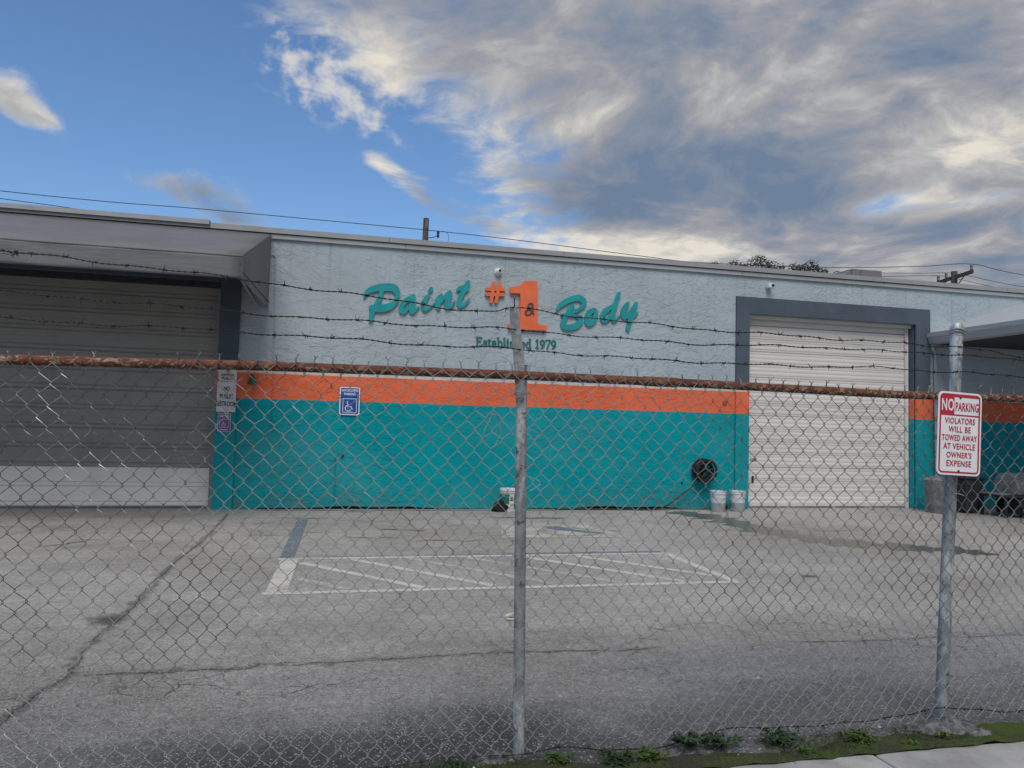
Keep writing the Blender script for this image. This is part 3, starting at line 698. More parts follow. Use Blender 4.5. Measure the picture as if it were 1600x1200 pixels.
# ------------------------------------------------------------------ dimensional lettering
LETTERS = {'paint': [[[(0.985,4.1),(0.912,4.088),(0.861,4.075),(0.789,4.052),(0.733,4.029),(0.692,4.007),(0.662,3.984),(0.634,3.954),(0.616,3.927),(0.601,3.889),(0.595,3.852),(0.591,3.809),(0.593,3.804),(0.602,3.8),(0.61,3.805),(0.656,3.866),(0.691,3.89),(0.788,3.929),(0.834,3.94),(0.876,3.944),(0.833,3.825),(0.809,3.749),(0.785,3.7),(0.781,3.694),(0.74,3.69),(0.724,3.684),(0.712,3.674),(0.701,3.658),(0.698,3.642),(0.701,3.621),(0.712,3.603),(0.729,3.591),(0.729,3.586),(0.714,3.543),(0.703,3.479),(0.703,3.4),(0.711,3.385),(0.725,3.375),(0.74,3.371),(0.756,3.375),(0.767,3.382),(0.777,3.399),(0.79,3.51),(0.799,3.537),(0.811,3.562),(0.879,3.559),(0.946,3.567),(1.023,3.588),(1.075,3.612),(1.116,3.641),(1.151,3.675),(1.192,3.726),(1.22,3.775),(1.235,3.813),(1.242,3.846),(1.248,3.921),(1.246,3.958),(1.24,3.99),(1.229,4.016),(1.218,4.035),(1.201,4.053),(1.169,4.078),(1.121,4.098),(1.068,4.105)],[(0.993,3.957),(1.063,3.963),(1.09,3.958),(1.11,3.949),(1.148,3.923),(1.16,3.91),(1.164,3.899),(1.167,3.873),(1.163,3.846),(1.155,3.824),(1.144,3.808),(1.121,3.783),(1.096,3.763),(1.065,3.744),(1.034,3.73),(0.967,3.712),(0.883,3.701),(0.902,3.75),(0.918,3.798),(0.954,3.949),(0.959,3.954)]],[[(1.472,3.93),(1.373,3.872),(1.349,3.853),(1.317,3.821),(1.287,3.783),(1.262,3.745),(1.243,3.702),(1.233,3.664),(1.232,3.627),(1.242,3.596),(1.253,3.58),(1.267,3.566),(1.3,3.551),(1.326,3.55),(1.352,3.562),(1.372,3.581),(1.418,3.64),(1.422,3.633),(1.423,3.622),(1.429,3.596),(1.437,3.581),(1.447,3.571),(1.463,3.562),(1.473,3.559),(1.5,3.564),(1.52,3.578),(1.557,3.62),(1.615,3.704),(1.612,3.715),(1.606,3.719),(1.596,3.718),(1.528,3.666),(1.523,3.663),(1.518,3.666),(1.537,3.779),(1.536,3.897),(1.527,3.918),(1.514,3.928),(1.493,3.935)],[(1.432,3.805),(1.439,3.81),(1.443,3.805),(1.439,3.778),(1.417,3.734),(1.388,3.695),(1.338,3.652),(1.333,3.648),(1.328,3.649),(1.329,3.665),(1.337,3.692),(1.348,3.714),(1.384,3.759)]],[[(1.802,4.089),(1.789,4.078),(1.768,4.038),(1.765,4.017),(1.77,4.001),(1.781,3.991),(1.795,3.985),(1.814,3.988),(1.827,3.996),(1.834,4.005),(1.853,4.049),(1.854,4.066),(1.846,4.081),(1.834,4.091),(1.818,4.094)],[(1.763,3.965),(1.717,3.917),(1.686,3.881),(1.652,3.821),(1.639,3.783),(1.633,3.756),(1.632,3.729),(1.64,3.692),(1.658,3.655),(1.678,3.635),(1.699,3.625),(1.726,3.625),(1.75,3.634),(1.779,3.654),(1.82,3.692),(1.846,3.72),(1.894,3.777),(1.892,3.79),(1.881,3.795),(1.871,3.791),(1.798,3.727),(1.771,3.711),(1.734,3.698),(1.729,3.7),(1.721,3.718),(1.718,3.74),(1.722,3.756),(1.798,3.938),(1.797,3.949),(1.79,3.96),(1.779,3.966)]],[[(2.147,4.042),(2.117,4.018),(2.086,3.984),(2.053,3.941),(2.027,3.902),(2.023,3.904),(2.024,3.91),(2.037,3.948),(2.036,3.964),(2.024,3.98),(2.003,3.984),(1.987,3.975),(1.956,3.941),(1.926,3.903),(1.914,3.881),(1.906,3.859),(1.897,3.815),(1.894,3.772),(1.898,3.74),(1.909,3.714),(1.931,3.683),(1.942,3.674),(1.959,3.67),(1.98,3.676),(1.99,3.684),(1.998,3.698),(2.0,3.714),(1.993,3.757),(1.995,3.784),(1.998,3.787),(2.009,3.789),(2.018,3.796),(2.076,3.874),(2.082,3.881),(2.085,3.876),(2.076,3.843),(2.071,3.805),(2.071,3.761),(2.075,3.74),(2.083,3.719),(2.095,3.704),(2.109,3.695),(2.125,3.691),(2.147,3.692),(2.168,3.7),(2.189,3.714),(2.214,3.738),(2.239,3.777),(2.278,3.856),(2.276,3.866),(2.272,3.871),(2.261,3.871),(2.192,3.793),(2.177,3.779),(2.166,3.775),(2.174,3.822),(2.204,3.921),(2.214,3.976),(2.215,3.998),(2.208,4.025),(2.196,4.039),(2.168,4.048)]],[[(2.495,4.262),(2.484,4.253),(2.427,4.166),(2.421,4.162),(2.383,4.155),(2.361,4.148),(2.345,4.14),(2.324,4.124),(2.303,4.093),(2.287,4.044),(2.29,4.034),(2.3,4.03),(2.348,4.051),(2.371,4.055),(2.331,3.955),(2.306,3.861),(2.303,3.823),(2.305,3.801),(2.312,3.775),(2.324,3.754),(2.335,3.742),(2.352,3.734),(2.363,3.731),(2.385,3.732),(2.428,3.751),(2.471,3.784),(2.505,3.825),(2.531,3.864),(2.55,3.92),(2.549,3.928),(2.543,3.933),(2.532,3.93),(2.49,3.881),(2.431,3.826),(2.399,3.811),(2.394,3.812),(2.394,3.823),(2.399,3.861),(2.411,3.911),(2.448,4.001),(2.478,4.046),(2.496,4.049),(2.512,4.057),(2.523,4.068),(2.529,4.082),(2.53,4.099),(2.525,4.115),(2.536,4.148),(2.54,4.17),(2.542,4.241),(2.534,4.257),(2.522,4.264),(2.511,4.266)]]],'body': [[[(4.656,4.123),(4.607,4.113),(4.551,4.097),(4.495,4.076),(4.432,4.047),(4.354,3.994),(4.314,3.957),(4.278,3.915),(4.255,3.873),(4.241,3.818),(4.243,3.805),(4.248,3.798),(4.269,3.793),(4.281,3.8),(4.331,3.857),(4.379,3.892),(4.455,3.937),(4.563,3.987),(4.624,4.005),(4.673,4.008),(4.716,3.998),(4.747,3.978),(4.751,3.965),(4.74,3.937),(4.725,3.915),(4.697,3.886),(4.634,3.839),(4.55,3.801),(4.548,3.803),(4.587,3.873),(4.608,3.929),(4.604,3.941),(4.596,3.948),(4.582,3.952),(4.568,3.948),(4.522,3.91),(4.495,3.881),(4.471,3.846),(4.424,3.759),(4.34,3.735),(4.333,3.729),(4.328,3.715),(4.332,3.702),(4.341,3.695),(4.383,3.695),(4.391,3.692),(4.34,3.587),(4.33,3.54),(4.334,3.513),(4.347,3.48),(4.363,3.46),(4.382,3.444),(4.411,3.431),(4.46,3.422),(4.531,3.424),(4.587,3.435),(4.636,3.452),(4.685,3.477),(4.724,3.507),(4.759,3.55),(4.781,3.592),(4.791,3.634),(4.787,3.667),(4.765,3.704),(4.744,3.719),(4.708,3.733),(4.575,3.75),(4.685,3.801),(4.748,3.84),(4.783,3.867),(4.816,3.901),(4.839,3.936),(4.853,3.978),(4.852,4.005),(4.844,4.032),(4.827,4.058),(4.794,4.09),(4.771,4.105),(4.742,4.117),(4.713,4.123)],[(4.481,3.69),(4.489,3.697),(4.602,3.689),(4.645,3.678),(4.681,3.659),(4.691,3.648),(4.69,3.641),(4.682,3.628),(4.647,3.594),(4.612,3.572),(4.57,3.553),(4.521,3.54),(4.465,3.534),(4.436,3.539),(4.427,3.552),(4.431,3.572),(4.457,3.641)]],[[(4.997,3.896),(4.926,3.87),(4.901,3.856),(4.876,3.836),(4.846,3.791),(4.829,3.749),(4.819,3.708),(4.812,3.646),(4.816,3.612),(4.825,3.586),(4.844,3.559),(4.861,3.544),(4.883,3.532),(4.912,3.526),(4.94,3.531),(4.961,3.54),(4.997,3.565),(5.022,3.59),(5.059,3.647),(5.077,3.689),(5.087,3.723),(5.092,3.765),(5.091,3.806),(5.079,3.846),(5.062,3.868),(5.033,3.894),(5.018,3.899)],[(4.992,3.8),(4.999,3.805),(5.006,3.801),(4.987,3.731),(4.959,3.67),(4.924,3.621),(4.917,3.628),(4.912,3.659),(4.914,3.679),(4.922,3.707),(4.953,3.763)]],[[(5.511,4.243),(5.494,4.233),(5.484,4.219),(5.399,3.991),(5.374,3.984),(5.313,3.956),(5.263,3.928),(5.234,3.906),(5.213,3.884),(5.178,3.837),(5.153,3.792),(5.137,3.75),(5.134,3.702),(5.147,3.655),(5.175,3.623),(5.204,3.61),(5.233,3.609),(5.269,3.622),(5.318,3.658),(5.354,3.697),(5.362,3.681),(5.381,3.648),(5.396,3.635),(5.421,3.629),(5.435,3.631),(5.45,3.64),(5.469,3.66),(5.559,3.775),(5.549,3.784),(5.542,3.78),(5.491,3.742),(5.441,3.696),(5.436,3.706),(5.437,3.754),(5.46,3.866),(5.555,4.21),(5.553,4.224),(5.543,4.237),(5.525,4.244)],[(5.356,3.88),(5.365,3.886),(5.369,3.881),(5.363,3.853),(5.317,3.768),(5.281,3.717),(5.239,3.678),(5.23,3.68),(5.223,3.714),(5.226,3.735),(5.236,3.756),(5.293,3.828)]],[[(5.697,4.062),(5.679,4.052),(5.653,4.023),(5.617,3.979),(5.588,3.936),(5.569,3.886),(5.56,3.823),(5.564,3.782),(5.578,3.742),(5.59,3.722),(5.609,3.706),(5.631,3.7),(5.653,3.702),(5.682,3.712),(5.718,3.734),(5.722,3.73),(5.705,3.666),(5.677,3.52),(5.678,3.506),(5.685,3.493),(5.701,3.481),(5.716,3.477),(5.737,3.482),(5.753,3.497),(5.795,3.651),(5.822,3.735),(5.827,3.743),(5.872,3.772),(5.901,3.806),(5.937,3.867),(5.936,3.879),(5.929,3.883),(5.918,3.88),(5.856,3.82),(5.888,3.926),(5.905,3.969),(5.92,4.032),(5.92,4.046),(5.911,4.062),(5.896,4.07),(5.881,4.071),(5.866,4.067),(5.854,4.056),(5.8,3.962),(5.72,3.847),(5.664,3.788),(5.659,3.784),(5.653,3.788),(5.654,3.815),(5.666,3.851),(5.744,4.021),(5.741,4.042),(5.73,4.055),(5.712,4.062)]]],'hash': [[[(2.99,4.269),(2.975,4.262),(2.965,4.249),(2.951,4.156),(2.863,4.149),(2.846,4.137),(2.839,4.124),(2.839,4.112),(2.843,4.1),(2.859,4.086),(2.871,4.084),(2.939,4.088),(2.944,4.083),(2.94,4.056),(2.86,4.05),(2.842,4.037),(2.835,4.015),(2.843,3.997),(2.855,3.988),(2.929,3.988),(2.933,3.984),(2.921,3.88),(2.93,3.862),(2.939,3.856),(2.952,3.853),(2.972,3.859),(2.986,3.878),(3.0,3.989),(3.003,3.992),(3.033,3.991),(3.018,3.886),(3.025,3.87),(3.038,3.861),(3.05,3.859),(3.063,3.862),(3.08,3.878),(3.103,3.996),(3.183,4.0),(3.201,4.008),(3.21,4.021),(3.213,4.033),(3.21,4.045),(3.194,4.062),(3.182,4.065),(3.113,4.062),(3.119,4.096),(3.199,4.104),(3.217,4.119),(3.221,4.138),(3.214,4.156),(3.198,4.167),(3.135,4.165),(3.13,4.168),(3.142,4.249),(3.132,4.27),(3.114,4.278),(3.095,4.274),(3.079,4.257),(3.062,4.164),(3.024,4.159),(3.02,4.167),(3.028,4.247),(3.015,4.265),(3.002,4.27)],[(3.011,4.087),(3.019,4.092),(3.044,4.093),(3.05,4.09),(3.045,4.059),(3.014,4.057),(3.008,4.062)]]],'amp': [[[(3.699,3.9),(3.669,3.878),(3.655,3.853),(3.657,3.822),(3.675,3.792),(3.639,3.767),(3.616,3.746),(3.604,3.726),(3.601,3.708),(3.613,3.678),(3.629,3.662),(3.642,3.656),(3.661,3.654),(3.68,3.657),(3.721,3.678),(3.748,3.708),(3.774,3.68),(3.787,3.68),(3.794,3.689),(3.793,3.701),(3.768,3.73),(3.767,3.736),(3.781,3.768),(3.784,3.799),(3.777,3.807),(3.765,3.805),(3.759,3.81),(3.773,3.835),(3.779,3.866),(3.769,3.888),(3.749,3.901),(3.724,3.906)],[(3.707,3.874),(3.731,3.879),(3.744,3.873),(3.751,3.865),(3.745,3.837),(3.725,3.814),(3.708,3.804),(3.695,3.816),(3.683,3.836),(3.683,3.848),(3.687,3.858)],[(3.753,3.803),(3.758,3.809),(3.764,3.804),(3.755,3.766),(3.747,3.756),(3.74,3.764),(3.726,3.783)],[(3.684,3.762),(3.696,3.768),(3.73,3.728),(3.704,3.701),(3.678,3.688),(3.66,3.684),(3.651,3.686),(3.635,3.704),(3.633,3.716),(3.652,3.74)]]],'one': [[[(3.59,4.323),(3.844,4.33),(3.858,3.533),(3.896,3.494),(4.05,3.492),(4.042,3.389),(3.53,3.387),(3.295,3.4),(3.308,3.487),(3.475,3.496),(3.526,3.535),(3.512,4.074),(3.316,4.066),(3.313,4.181),(3.446,4.205),(3.539,4.253)]]],'est': [[[(2.71,3.026),(2.703,3.035),(2.692,3.035),(2.685,3.041),(2.688,3.049),(2.703,3.051),(2.703,3.194),(2.688,3.197),(2.685,3.2),(2.686,3.207),(2.692,3.211),(2.703,3.211),(2.707,3.217),(2.718,3.222),(2.729,3.219),(2.736,3.211),(2.803,3.21),(2.809,3.204),(2.81,3.173),(2.803,3.166),(2.795,3.17),(2.792,3.194),(2.736,3.195),(2.734,3.194),(2.734,3.166),(2.734,3.136),(2.736,3.134),(2.766,3.134),(2.77,3.136),(2.77,3.146),(2.777,3.151),(2.783,3.149),(2.786,3.143),(2.786,3.109),(2.781,3.102),(2.771,3.105),(2.77,3.119),(2.736,3.119),(2.734,3.115),(2.734,3.054),(2.736,3.051),(2.796,3.051),(2.803,3.08),(2.807,3.083),(2.814,3.082),(2.817,3.078),(2.817,3.071),(2.812,3.041),(2.807,3.036),(2.736,3.035),(2.725,3.025),(2.718,3.024)]],[[(2.861,3.036),(2.846,3.041),(2.833,3.05),(2.828,3.064),(2.829,3.078),(2.835,3.081),(2.842,3.078),(2.846,3.061),(2.861,3.053),(2.868,3.053),(2.874,3.057),(2.883,3.067),(2.883,3.071),(2.869,3.084),(2.841,3.101),(2.83,3.118),(2.827,3.132),(2.831,3.142),(2.842,3.152),(2.861,3.159),(2.872,3.16),(2.886,3.155),(2.9,3.146),(2.904,3.135),(2.905,3.122),(2.898,3.117),(2.892,3.118),(2.889,3.122),(2.887,3.135),(2.872,3.143),(2.864,3.141),(2.854,3.132),(2.864,3.12),(2.886,3.109),(2.895,3.101),(2.906,3.088),(2.91,3.071),(2.905,3.058),(2.894,3.047),(2.875,3.037)]],[[(2.951,3.036),(2.939,3.045),(2.932,3.062),(2.929,3.143),(2.914,3.145),(2.911,3.15),(2.914,3.157),(2.931,3.16),(2.939,3.187),(2.944,3.192),(2.951,3.191),(2.955,3.187),(2.961,3.164),(2.963,3.159),(2.985,3.158),(2.99,3.15),(2.985,3.144),(2.966,3.143),(2.963,3.14),(2.964,3.058),(2.966,3.056),(2.985,3.065),(2.992,3.062),(2.994,3.058),(2.991,3.051),(2.97,3.037)]],[[(3.035,3.036),(3.02,3.04),(3.008,3.05),(3.001,3.064),(2.999,3.081),(3.005,3.097),(3.016,3.108),(3.031,3.114),(3.049,3.115),(3.05,3.139),(3.042,3.143),(3.035,3.144),(3.021,3.122),(3.013,3.118),(3.005,3.119),(3.0,3.125),(2.999,3.132),(3.003,3.139),(3.024,3.158),(3.046,3.162),(3.061,3.16),(3.068,3.156),(3.074,3.149),(3.079,3.139),(3.081,3.111),(3.081,3.064),(3.091,3.054),(3.094,3.047),(3.087,3.04),(3.068,3.041),(3.061,3.045),(3.05,3.038)],[(3.034,3.057),(3.042,3.057),(3.049,3.064),(3.048,3.088),(3.046,3.091),(3.039,3.094),(3.028,3.09),(3.021,3.077),(3.025,3.064)]],[[(3.115,3.034),(3.11,3.038),(3.107,3.045),(3.107,3.198),(3.096,3.201),(3.092,3.208),(3.096,3.214),(3.107,3.215),(3.111,3.222),(3.118,3.226),(3.126,3.227),(3.133,3.223),(3.138,3.215),(3.139,3.178),(3.141,3.158),(3.155,3.161),(3.17,3.16),(3.182,3.154),(3.193,3.144),(3.202,3.13),(3.206,3.116),(3.207,3.086),(3.197,3.059),(3.189,3.048),(3.178,3.041),(3.159,3.036),(3.137,3.039),(3.126,3.032)],[(3.15,3.062),(3.159,3.059),(3.166,3.062),(3.176,3.072),(3.181,3.086),(3.18,3.113),(3.176,3.123),(3.168,3.133),(3.159,3.137),(3.152,3.136),(3.144,3.13),(3.139,3.12),(3.139,3.079),(3.143,3.069)]],[[(3.233,3.037),(3.226,3.041),(3.211,3.042),(3.207,3.048),(3.211,3.055),(3.226,3.058),(3.226,3.201),(3.215,3.201),(3.211,3.204),(3.21,3.211),(3.215,3.216),(3.226,3.217),(3.233,3.226),(3.241,3.228),(3.248,3.227),(3.257,3.218),(3.257,3.058),(3.274,3.055),(3.278,3.048),(3.27,3.041),(3.255,3.041),(3.244,3.035)]],[[(3.296,3.037),(3.289,3.042),(3.274,3.043),(3.27,3.049),(3.274,3.056),(3.289,3.059),(3.289,3.144),(3.275,3.147),(3.272,3.154),(3.278,3.16),(3.289,3.161),(3.296,3.169),(3.304,3.171),(3.311,3.17),(3.32,3.161),(3.32,3.059),(3.337,3.056),(3.341,3.049),(3.333,3.042),(3.319,3.042),(3.307,3.035)],[(3.3,3.184),(3.29,3.191),(3.29,3.202),(3.295,3.208),(3.3,3.211),(3.311,3.21),(3.32,3.202),(3.319,3.191),(3.311,3.184)]],[[(3.376,3.042),(3.361,3.047),(3.348,3.056),(3.344,3.07),(3.344,3.083),(3.35,3.087),(3.357,3.084),(3.361,3.066),(3.376,3.058),(3.383,3.058),(3.39,3.063),(3.398,3.073),(3.398,3.076),(3.385,3.09),(3.357,3.107),(3.345,3.124),(3.343,3.138),(3.347,3.148),(3.357,3.157),(3.376,3.165),(3.387,3.165),(3.402,3.161),(3.415,3.151),(3.42,3.141),(3.42,3.127),(3.413,3.122),(3.407,3.124),(3.404,3.127),(3.403,3.141),(3.387,3.149),(3.38,3.147),(3.37,3.138),(3.38,3.125),(3.402,3.115),(3.411,3.107),(3.421,3.093),(3.426,3.076),(3.421,3.063),(3.409,3.052),(3.391,3.043)]],[[(3.448,3.039),(3.441,3.043),(3.43,3.045),(3.426,3.05),(3.43,3.057),(3.441,3.06),(3.441,3.203),(3.43,3.205),(3.427,3.213),(3.43,3.217),(3.441,3.219),(3.445,3.225),(3.452,3.23),(3.459,3.23),(3.467,3.227),(3.472,3.217),(3.472,3.179),(3.474,3.16),(3.489,3.164),(3.504,3.163),(3.515,3.158),(3.526,3.147),(3.532,3.135),(3.535,3.118),(3.536,3.06),(3.551,3.057),(3.554,3.05),(3.548,3.044),(3.534,3.043),(3.523,3.037),(3.515,3.037),(3.504,3.043),(3.489,3.046),(3.485,3.044),(3.471,3.043),(3.459,3.037)],[(3.488,3.057),(3.489,3.056),(3.504,3.06),(3.503,3.128),(3.5,3.139),(3.493,3.144),(3.482,3.145),(3.473,3.135),(3.472,3.06)]],[[(3.594,3.045),(3.579,3.051),(3.57,3.059),(3.557,3.083),(3.553,3.114),(3.557,3.131),(3.564,3.144),(3.575,3.156),(3.586,3.162),(3.601,3.166),(3.612,3.166),(3.625,3.161),(3.635,3.154),(3.649,3.127),(3.65,3.114),(3.642,3.105),(3.62,3.101),(3.584,3.1),(3.589,3.076),(3.601,3.062),(3.612,3.063),(3.638,3.075),(3.647,3.069),(3.644,3.063),(3.62,3.048),(3.605,3.044)],[(3.583,3.117),(3.628,3.117),(3.632,3.12),(3.62,3.137),(3.609,3.148),(3.599,3.148),(3.587,3.134)]],[[(3.701,3.042),(3.681,3.049),(3.665,3.066),(3.657,3.087),(3.656,3.114),(3.663,3.139),(3.679,3.158),(3.689,3.164),(3.701,3.167),(3.723,3.163),(3.724,3.165),(3.725,3.202),(3.723,3.206),(3.712,3.209),(3.71,3.212),(3.713,3.219),(3.725,3.223),(3.73,3.229),(3.741,3.233),(3.75,3.229),(3.755,3.223),(3.756,3.063),(3.771,3.06),(3.775,3.053),(3.771,3.047),(3.756,3.046),(3.741,3.039),(3.734,3.04),(3.726,3.047),(3.712,3.042)],[(3.701,3.066),(3.708,3.066),(3.715,3.07),(3.725,3.083),(3.724,3.127),(3.715,3.139),(3.704,3.144),(3.697,3.141),(3.688,3.131),(3.681,3.107),(3.686,3.082),(3.693,3.071)]],[[(3.88,3.042),(3.873,3.048),(3.851,3.049),(3.847,3.055),(3.851,3.062),(3.871,3.065),(3.871,3.191),(3.869,3.194),(3.851,3.186),(3.846,3.187),(3.843,3.194),(3.847,3.199),(3.869,3.212),(3.871,3.218),(3.877,3.228),(3.884,3.231),(3.895,3.229),(3.902,3.221),(3.903,3.065),(3.921,3.063),(3.927,3.055),(3.921,3.048),(3.903,3.048),(3.888,3.041)]],[[(3.955,3.045),(3.952,3.048),(3.952,3.055),(3.986,3.082),(4.001,3.106),(3.978,3.106),(3.96,3.113),(3.946,3.126),(3.937,3.146),(3.934,3.167),(3.939,3.191),(3.949,3.208),(3.967,3.222),(3.981,3.225),(3.996,3.224),(4.01,3.218),(4.022,3.208),(4.031,3.191),(4.038,3.167),(4.038,3.136),(4.03,3.102),(4.014,3.075),(3.992,3.058),(3.963,3.045)],[(3.977,3.133),(3.985,3.13),(3.993,3.133),(4.001,3.14),(4.007,3.153),(4.008,3.167),(4.006,3.181),(4.001,3.191),(3.993,3.198),(3.985,3.2),(3.977,3.198),(3.97,3.191),(3.963,3.177),(3.962,3.164),(3.964,3.15),(3.97,3.14)]],[[(4.077,3.035),(4.072,3.04),(4.07,3.047),(4.08,3.098),(4.088,3.118),(4.128,3.193),(4.132,3.206),(4.103,3.211),(4.062,3.206),(4.06,3.2),(4.063,3.179),(4.055,3.174),(4.048,3.179),(4.044,3.206),(4.047,3.214),(4.055,3.22),(4.07,3.225),(4.103,3.229),(4.136,3.227),(4.15,3.22),(4.155,3.21),(4.152,3.193),(4.11,3.101),(4.1,3.043),(4.092,3.034),(4.084,3.033)]],[[(4.178,3.047),(4.174,3.05),(4.174,3.057),(4.209,3.084),(4.223,3.108),(4.2,3.108),(4.183,3.115),(4.169,3.129),(4.159,3.148),(4.157,3.169),(4.161,3.193),(4.171,3.21),(4.189,3.224),(4.204,3.228),(4.219,3.227),(4.233,3.22),(4.244,3.21),(4.254,3.193),(4.261,3.169),(4.261,3.139),(4.252,3.105),(4.236,3.078),(4.214,3.061),(4.185,3.047)],[(4.199,3.135),(4.208,3.133),(4.216,3.135),(4.223,3.142),(4.229,3.156),(4.231,3.169),(4.228,3.183),(4.223,3.193),(4.216,3.2),(4.208,3.202),(4.199,3.2),(4.192,3.193),(4.186,3.18),(4.185,3.166),(4.187,3.152),(4.192,3.142)]]]}
def sign_word(label, key, m, depth):
    t = thing('sign_lettering', label, 'sign')
    for lp in LETTERS[key]: curve_mesh('letter', lp, depth, m, t, YW-.012)
    return t
sign_word('raised teal script word Paint on the grey wall', 'paint', M_teal_l, .032)
sign_word('raised teal script word Body on the grey wall', 'body', M_teal_l, .032)
hs = thing('sign_numeral', 'raised orange number sign before the tall numeral one', 'sign'); curve_mesh('symbol', LETTERS['hash'][0], .045, M_orange_l, hs, YW-.012)
on = thing('sign_numeral', 'tall raised orange numeral 1 with a small ampersand on it', 'sign'); curve_mesh('numeral', LETTERS['one'][0], .06, M_orange_l, on, YW-.012)
curve_mesh('ampersand', LETTERS['amp'][0], .012, M_charcoal, on, YW-.074)
es = thing('painted_lettering', 'small teal serif line reading Established 1979 under the numeral', 'lettering')
for lp in LETTERS['est']: curve_mesh('letter', lp, .012, M_paint_teal, es, YW-.006)

# ------------------------------------------------------------------ things on the wall
t = thing('security_camera', 'white dome security camera on the wall above the number sign', 'camera')
MB().lathe([(.0, 0), (.075, 0), (.075, .03), (.066, .05), (0, .05)], (3.08, YW, 4.465), 20, 'y').build('base', M_white, t, True)
MB().lathe([(.058, .05), (.056, .075), (.045, .10), (.025, .115), (0, .12)], (3.08, YW, 4.465), 20, 'y').build('dome', M_white, t, True)
MB().lathe([(.0, .10), (.026, .10), (.026, .124), (.015, .13), (0, .13)], (3.092, YW, 4.475), 16, 'y').build('lens', M_lens, t, True)
t = thing('security_camera', 'small boxy wall camera above the white roller door', 'camera')
box('housing', 8.75, 8.87, YW-.15, YW-.03, 4.53, 4.62, M_white, t, .006); box('bracket', 8.79, 8.83, YW-.03, YW+.01, 4.555, 4.6, M_galv, t)
MB().lathe([(0, .0), (.032, .0), (.032, .012), (0, .012)], (8.835, YW-.15, 4.578), 14, 'y').build('lens', M_lens, t)
t = thing('wall_lamp', 'small dark green cone wall lamp on the orange band', 'lamp')
MB().lathe([(.022, .13), (.03, .10), (.055, .03), (.085, -.05), (.078, -.05), (.05, .0), (0, .02)], (-1.25, YW-.10, 2.21), 18).build('shade', plain('lamp_green', (.03, .085, .08), .5), t, True)
MB().tube([(-1.25, YW+.005, 2.33), (-1.25, YW-.10, 2.335)], .014, 8).build('arm', M_galv, t, True)
# accessible parking sign
def wheelchair(parent, cx, cz, s, m, y):
    curve_mesh('symbol', [[(cx-.13*s+.055*s*math.cos(R(a)), cz+.40*s+.055*s*math.sin(R(a))) for a in range(0, 360, 30)]], .0015, m, parent, y)
    def seg(a, b, w):
        a = Vector(a); b = Vector(b); t_ = (b-a).normalized(); n_ = Vector((-t_.y, t_.x))*w
        return [tuple(a+n_), tuple(b+n_), tuple(b-n_), tuple(a-n_)]
    S = lambda x, z: (cx+x*s, cz+z*s)
    curve_mesh('symbol', [seg(S(-.14, .30), S(-.10, -.02), .045*s)], .0015, m, parent, y)
    curve_mesh('symbol', [seg(S(-.05, .0), S(.16, .0), .035*s)], .0015, m, parent, y)
    curve_mesh('symbol', [seg(S(.16, .03), S(.29, -.24), .035*s)], .0015, m, parent, y)
    curve_mesh('symbol', [seg(S(-.07, .15), S(.10, .14), .025*s)], .0015, m, parent, y)
    arc_ = [S(-.06+.27*math.cos(R(a)), -.14+.27*math.sin(R(a))) for a in range(115, 345, 10)]
    arc2 = [S(-.06+.205*math.cos(R(a)), -.14+.205*math.sin(R(a))) for a in range(335, 105, -10)]
    curve_mesh('symbol', [arc_+arc2], .0015, m, parent, y)
def frame_loops(x0, x1, z0, z1, r, w): return [rrect(x0, x1, z0, z1, r), rrect(x0+w, x1-w, z0+w, z1-w, max(.004, r-w))]
t = thing('parking_sign', 'blue handicapped parking sign with white wheelchair symbol across orange and teal', 'sign')
x0, x1, z0, z1 = .235, .60, 1.675, 2.185; ys = YW-.02
curve_mesh('panel', [rrect(x0, x1, z0, z1, .03)], .006, M_signB, t, ys)
curve_mesh('border', frame_loops(x0+.004, x1-.004, z0+.004, z1-.004, .028, .018), .0015, M_signW, t, ys-.0065)
curve_mesh('symbol_frame', frame_loops(x0+.062, x1-.055, z0+.045, z0+.30, .008, .009), .0015, M_signW, t, ys-.0065)
wheelchair(t, (x0+x1)/2-.01, z0+.155, .215, M_signW, ys-.0065)
xm = (x0+x1)/2
text_mesh('lettering', 'HANDICAPPED', .062, M_signW, t, (xm, ys-.0075, z1-.085), .72, .0012)
text_mesh('lettering', 'PARKING', .062, M_signW, t, (xm, ys-.0075, z1-.150), .78, .0012)
# restroom notices
t = thing('notice_sign', 'tall white notice reading no public restroom at the left door edge', 'sign')
x0, x1 = -1.825, -1.512; ys = YW-PR-.008; xm = (x0+x1)/2
curve_mesh('panel', [rrect(x0+.015, x1, 2.205, 2.44, .012)], .006, M_faded, t, ys)
curve_mesh('panel', [rrect(x0, x1, 1.675, 2.195, .012)], .006, M_faded, t, ys)
for s_t, z, sz, sxx in (('TO', 2.365, .06, .9), ('GENERAL', 2.295, .062, .85), ('PUBLIC', 2.23, .062, .9)): text_mesh('lettering', s_t, sz, M_ink, t, (xm+.008, ys-.0075, z), sxx, .001)
for s_t, z, sz, sxx in (('NO', 2.045, .10, .62), ('PUBLIC', 1.905, .11, .62), ('RESTROOM', 1.775, .115, .58)): text_mesh('lettering', s_t, sz, M_ink, t, (xm, ys-.0075, z), sxx, .0025)
t = thing('notice_sign', 'small faded purple notice under the white restroom notice', 'sign')
curve_mesh('panel', [rrect(-1.795, -1.575, 1.325, 1.655, .02)], .006, M_signP, t, ys)
curve_mesh('border', frame_loops(-1.79, -1.58, 1.33, 1.65, .018, .008), .0015, M_faded, t, ys-.0065)
curve_mesh('symbol_frame', frame_loops(-1.765, -1.605, 1.40, 1.55, .006, .006), .0015, M_faded, t, ys-.0065)
wheelchair(t, -1.685, 1.465, .12, M_faded, ys-.0065)
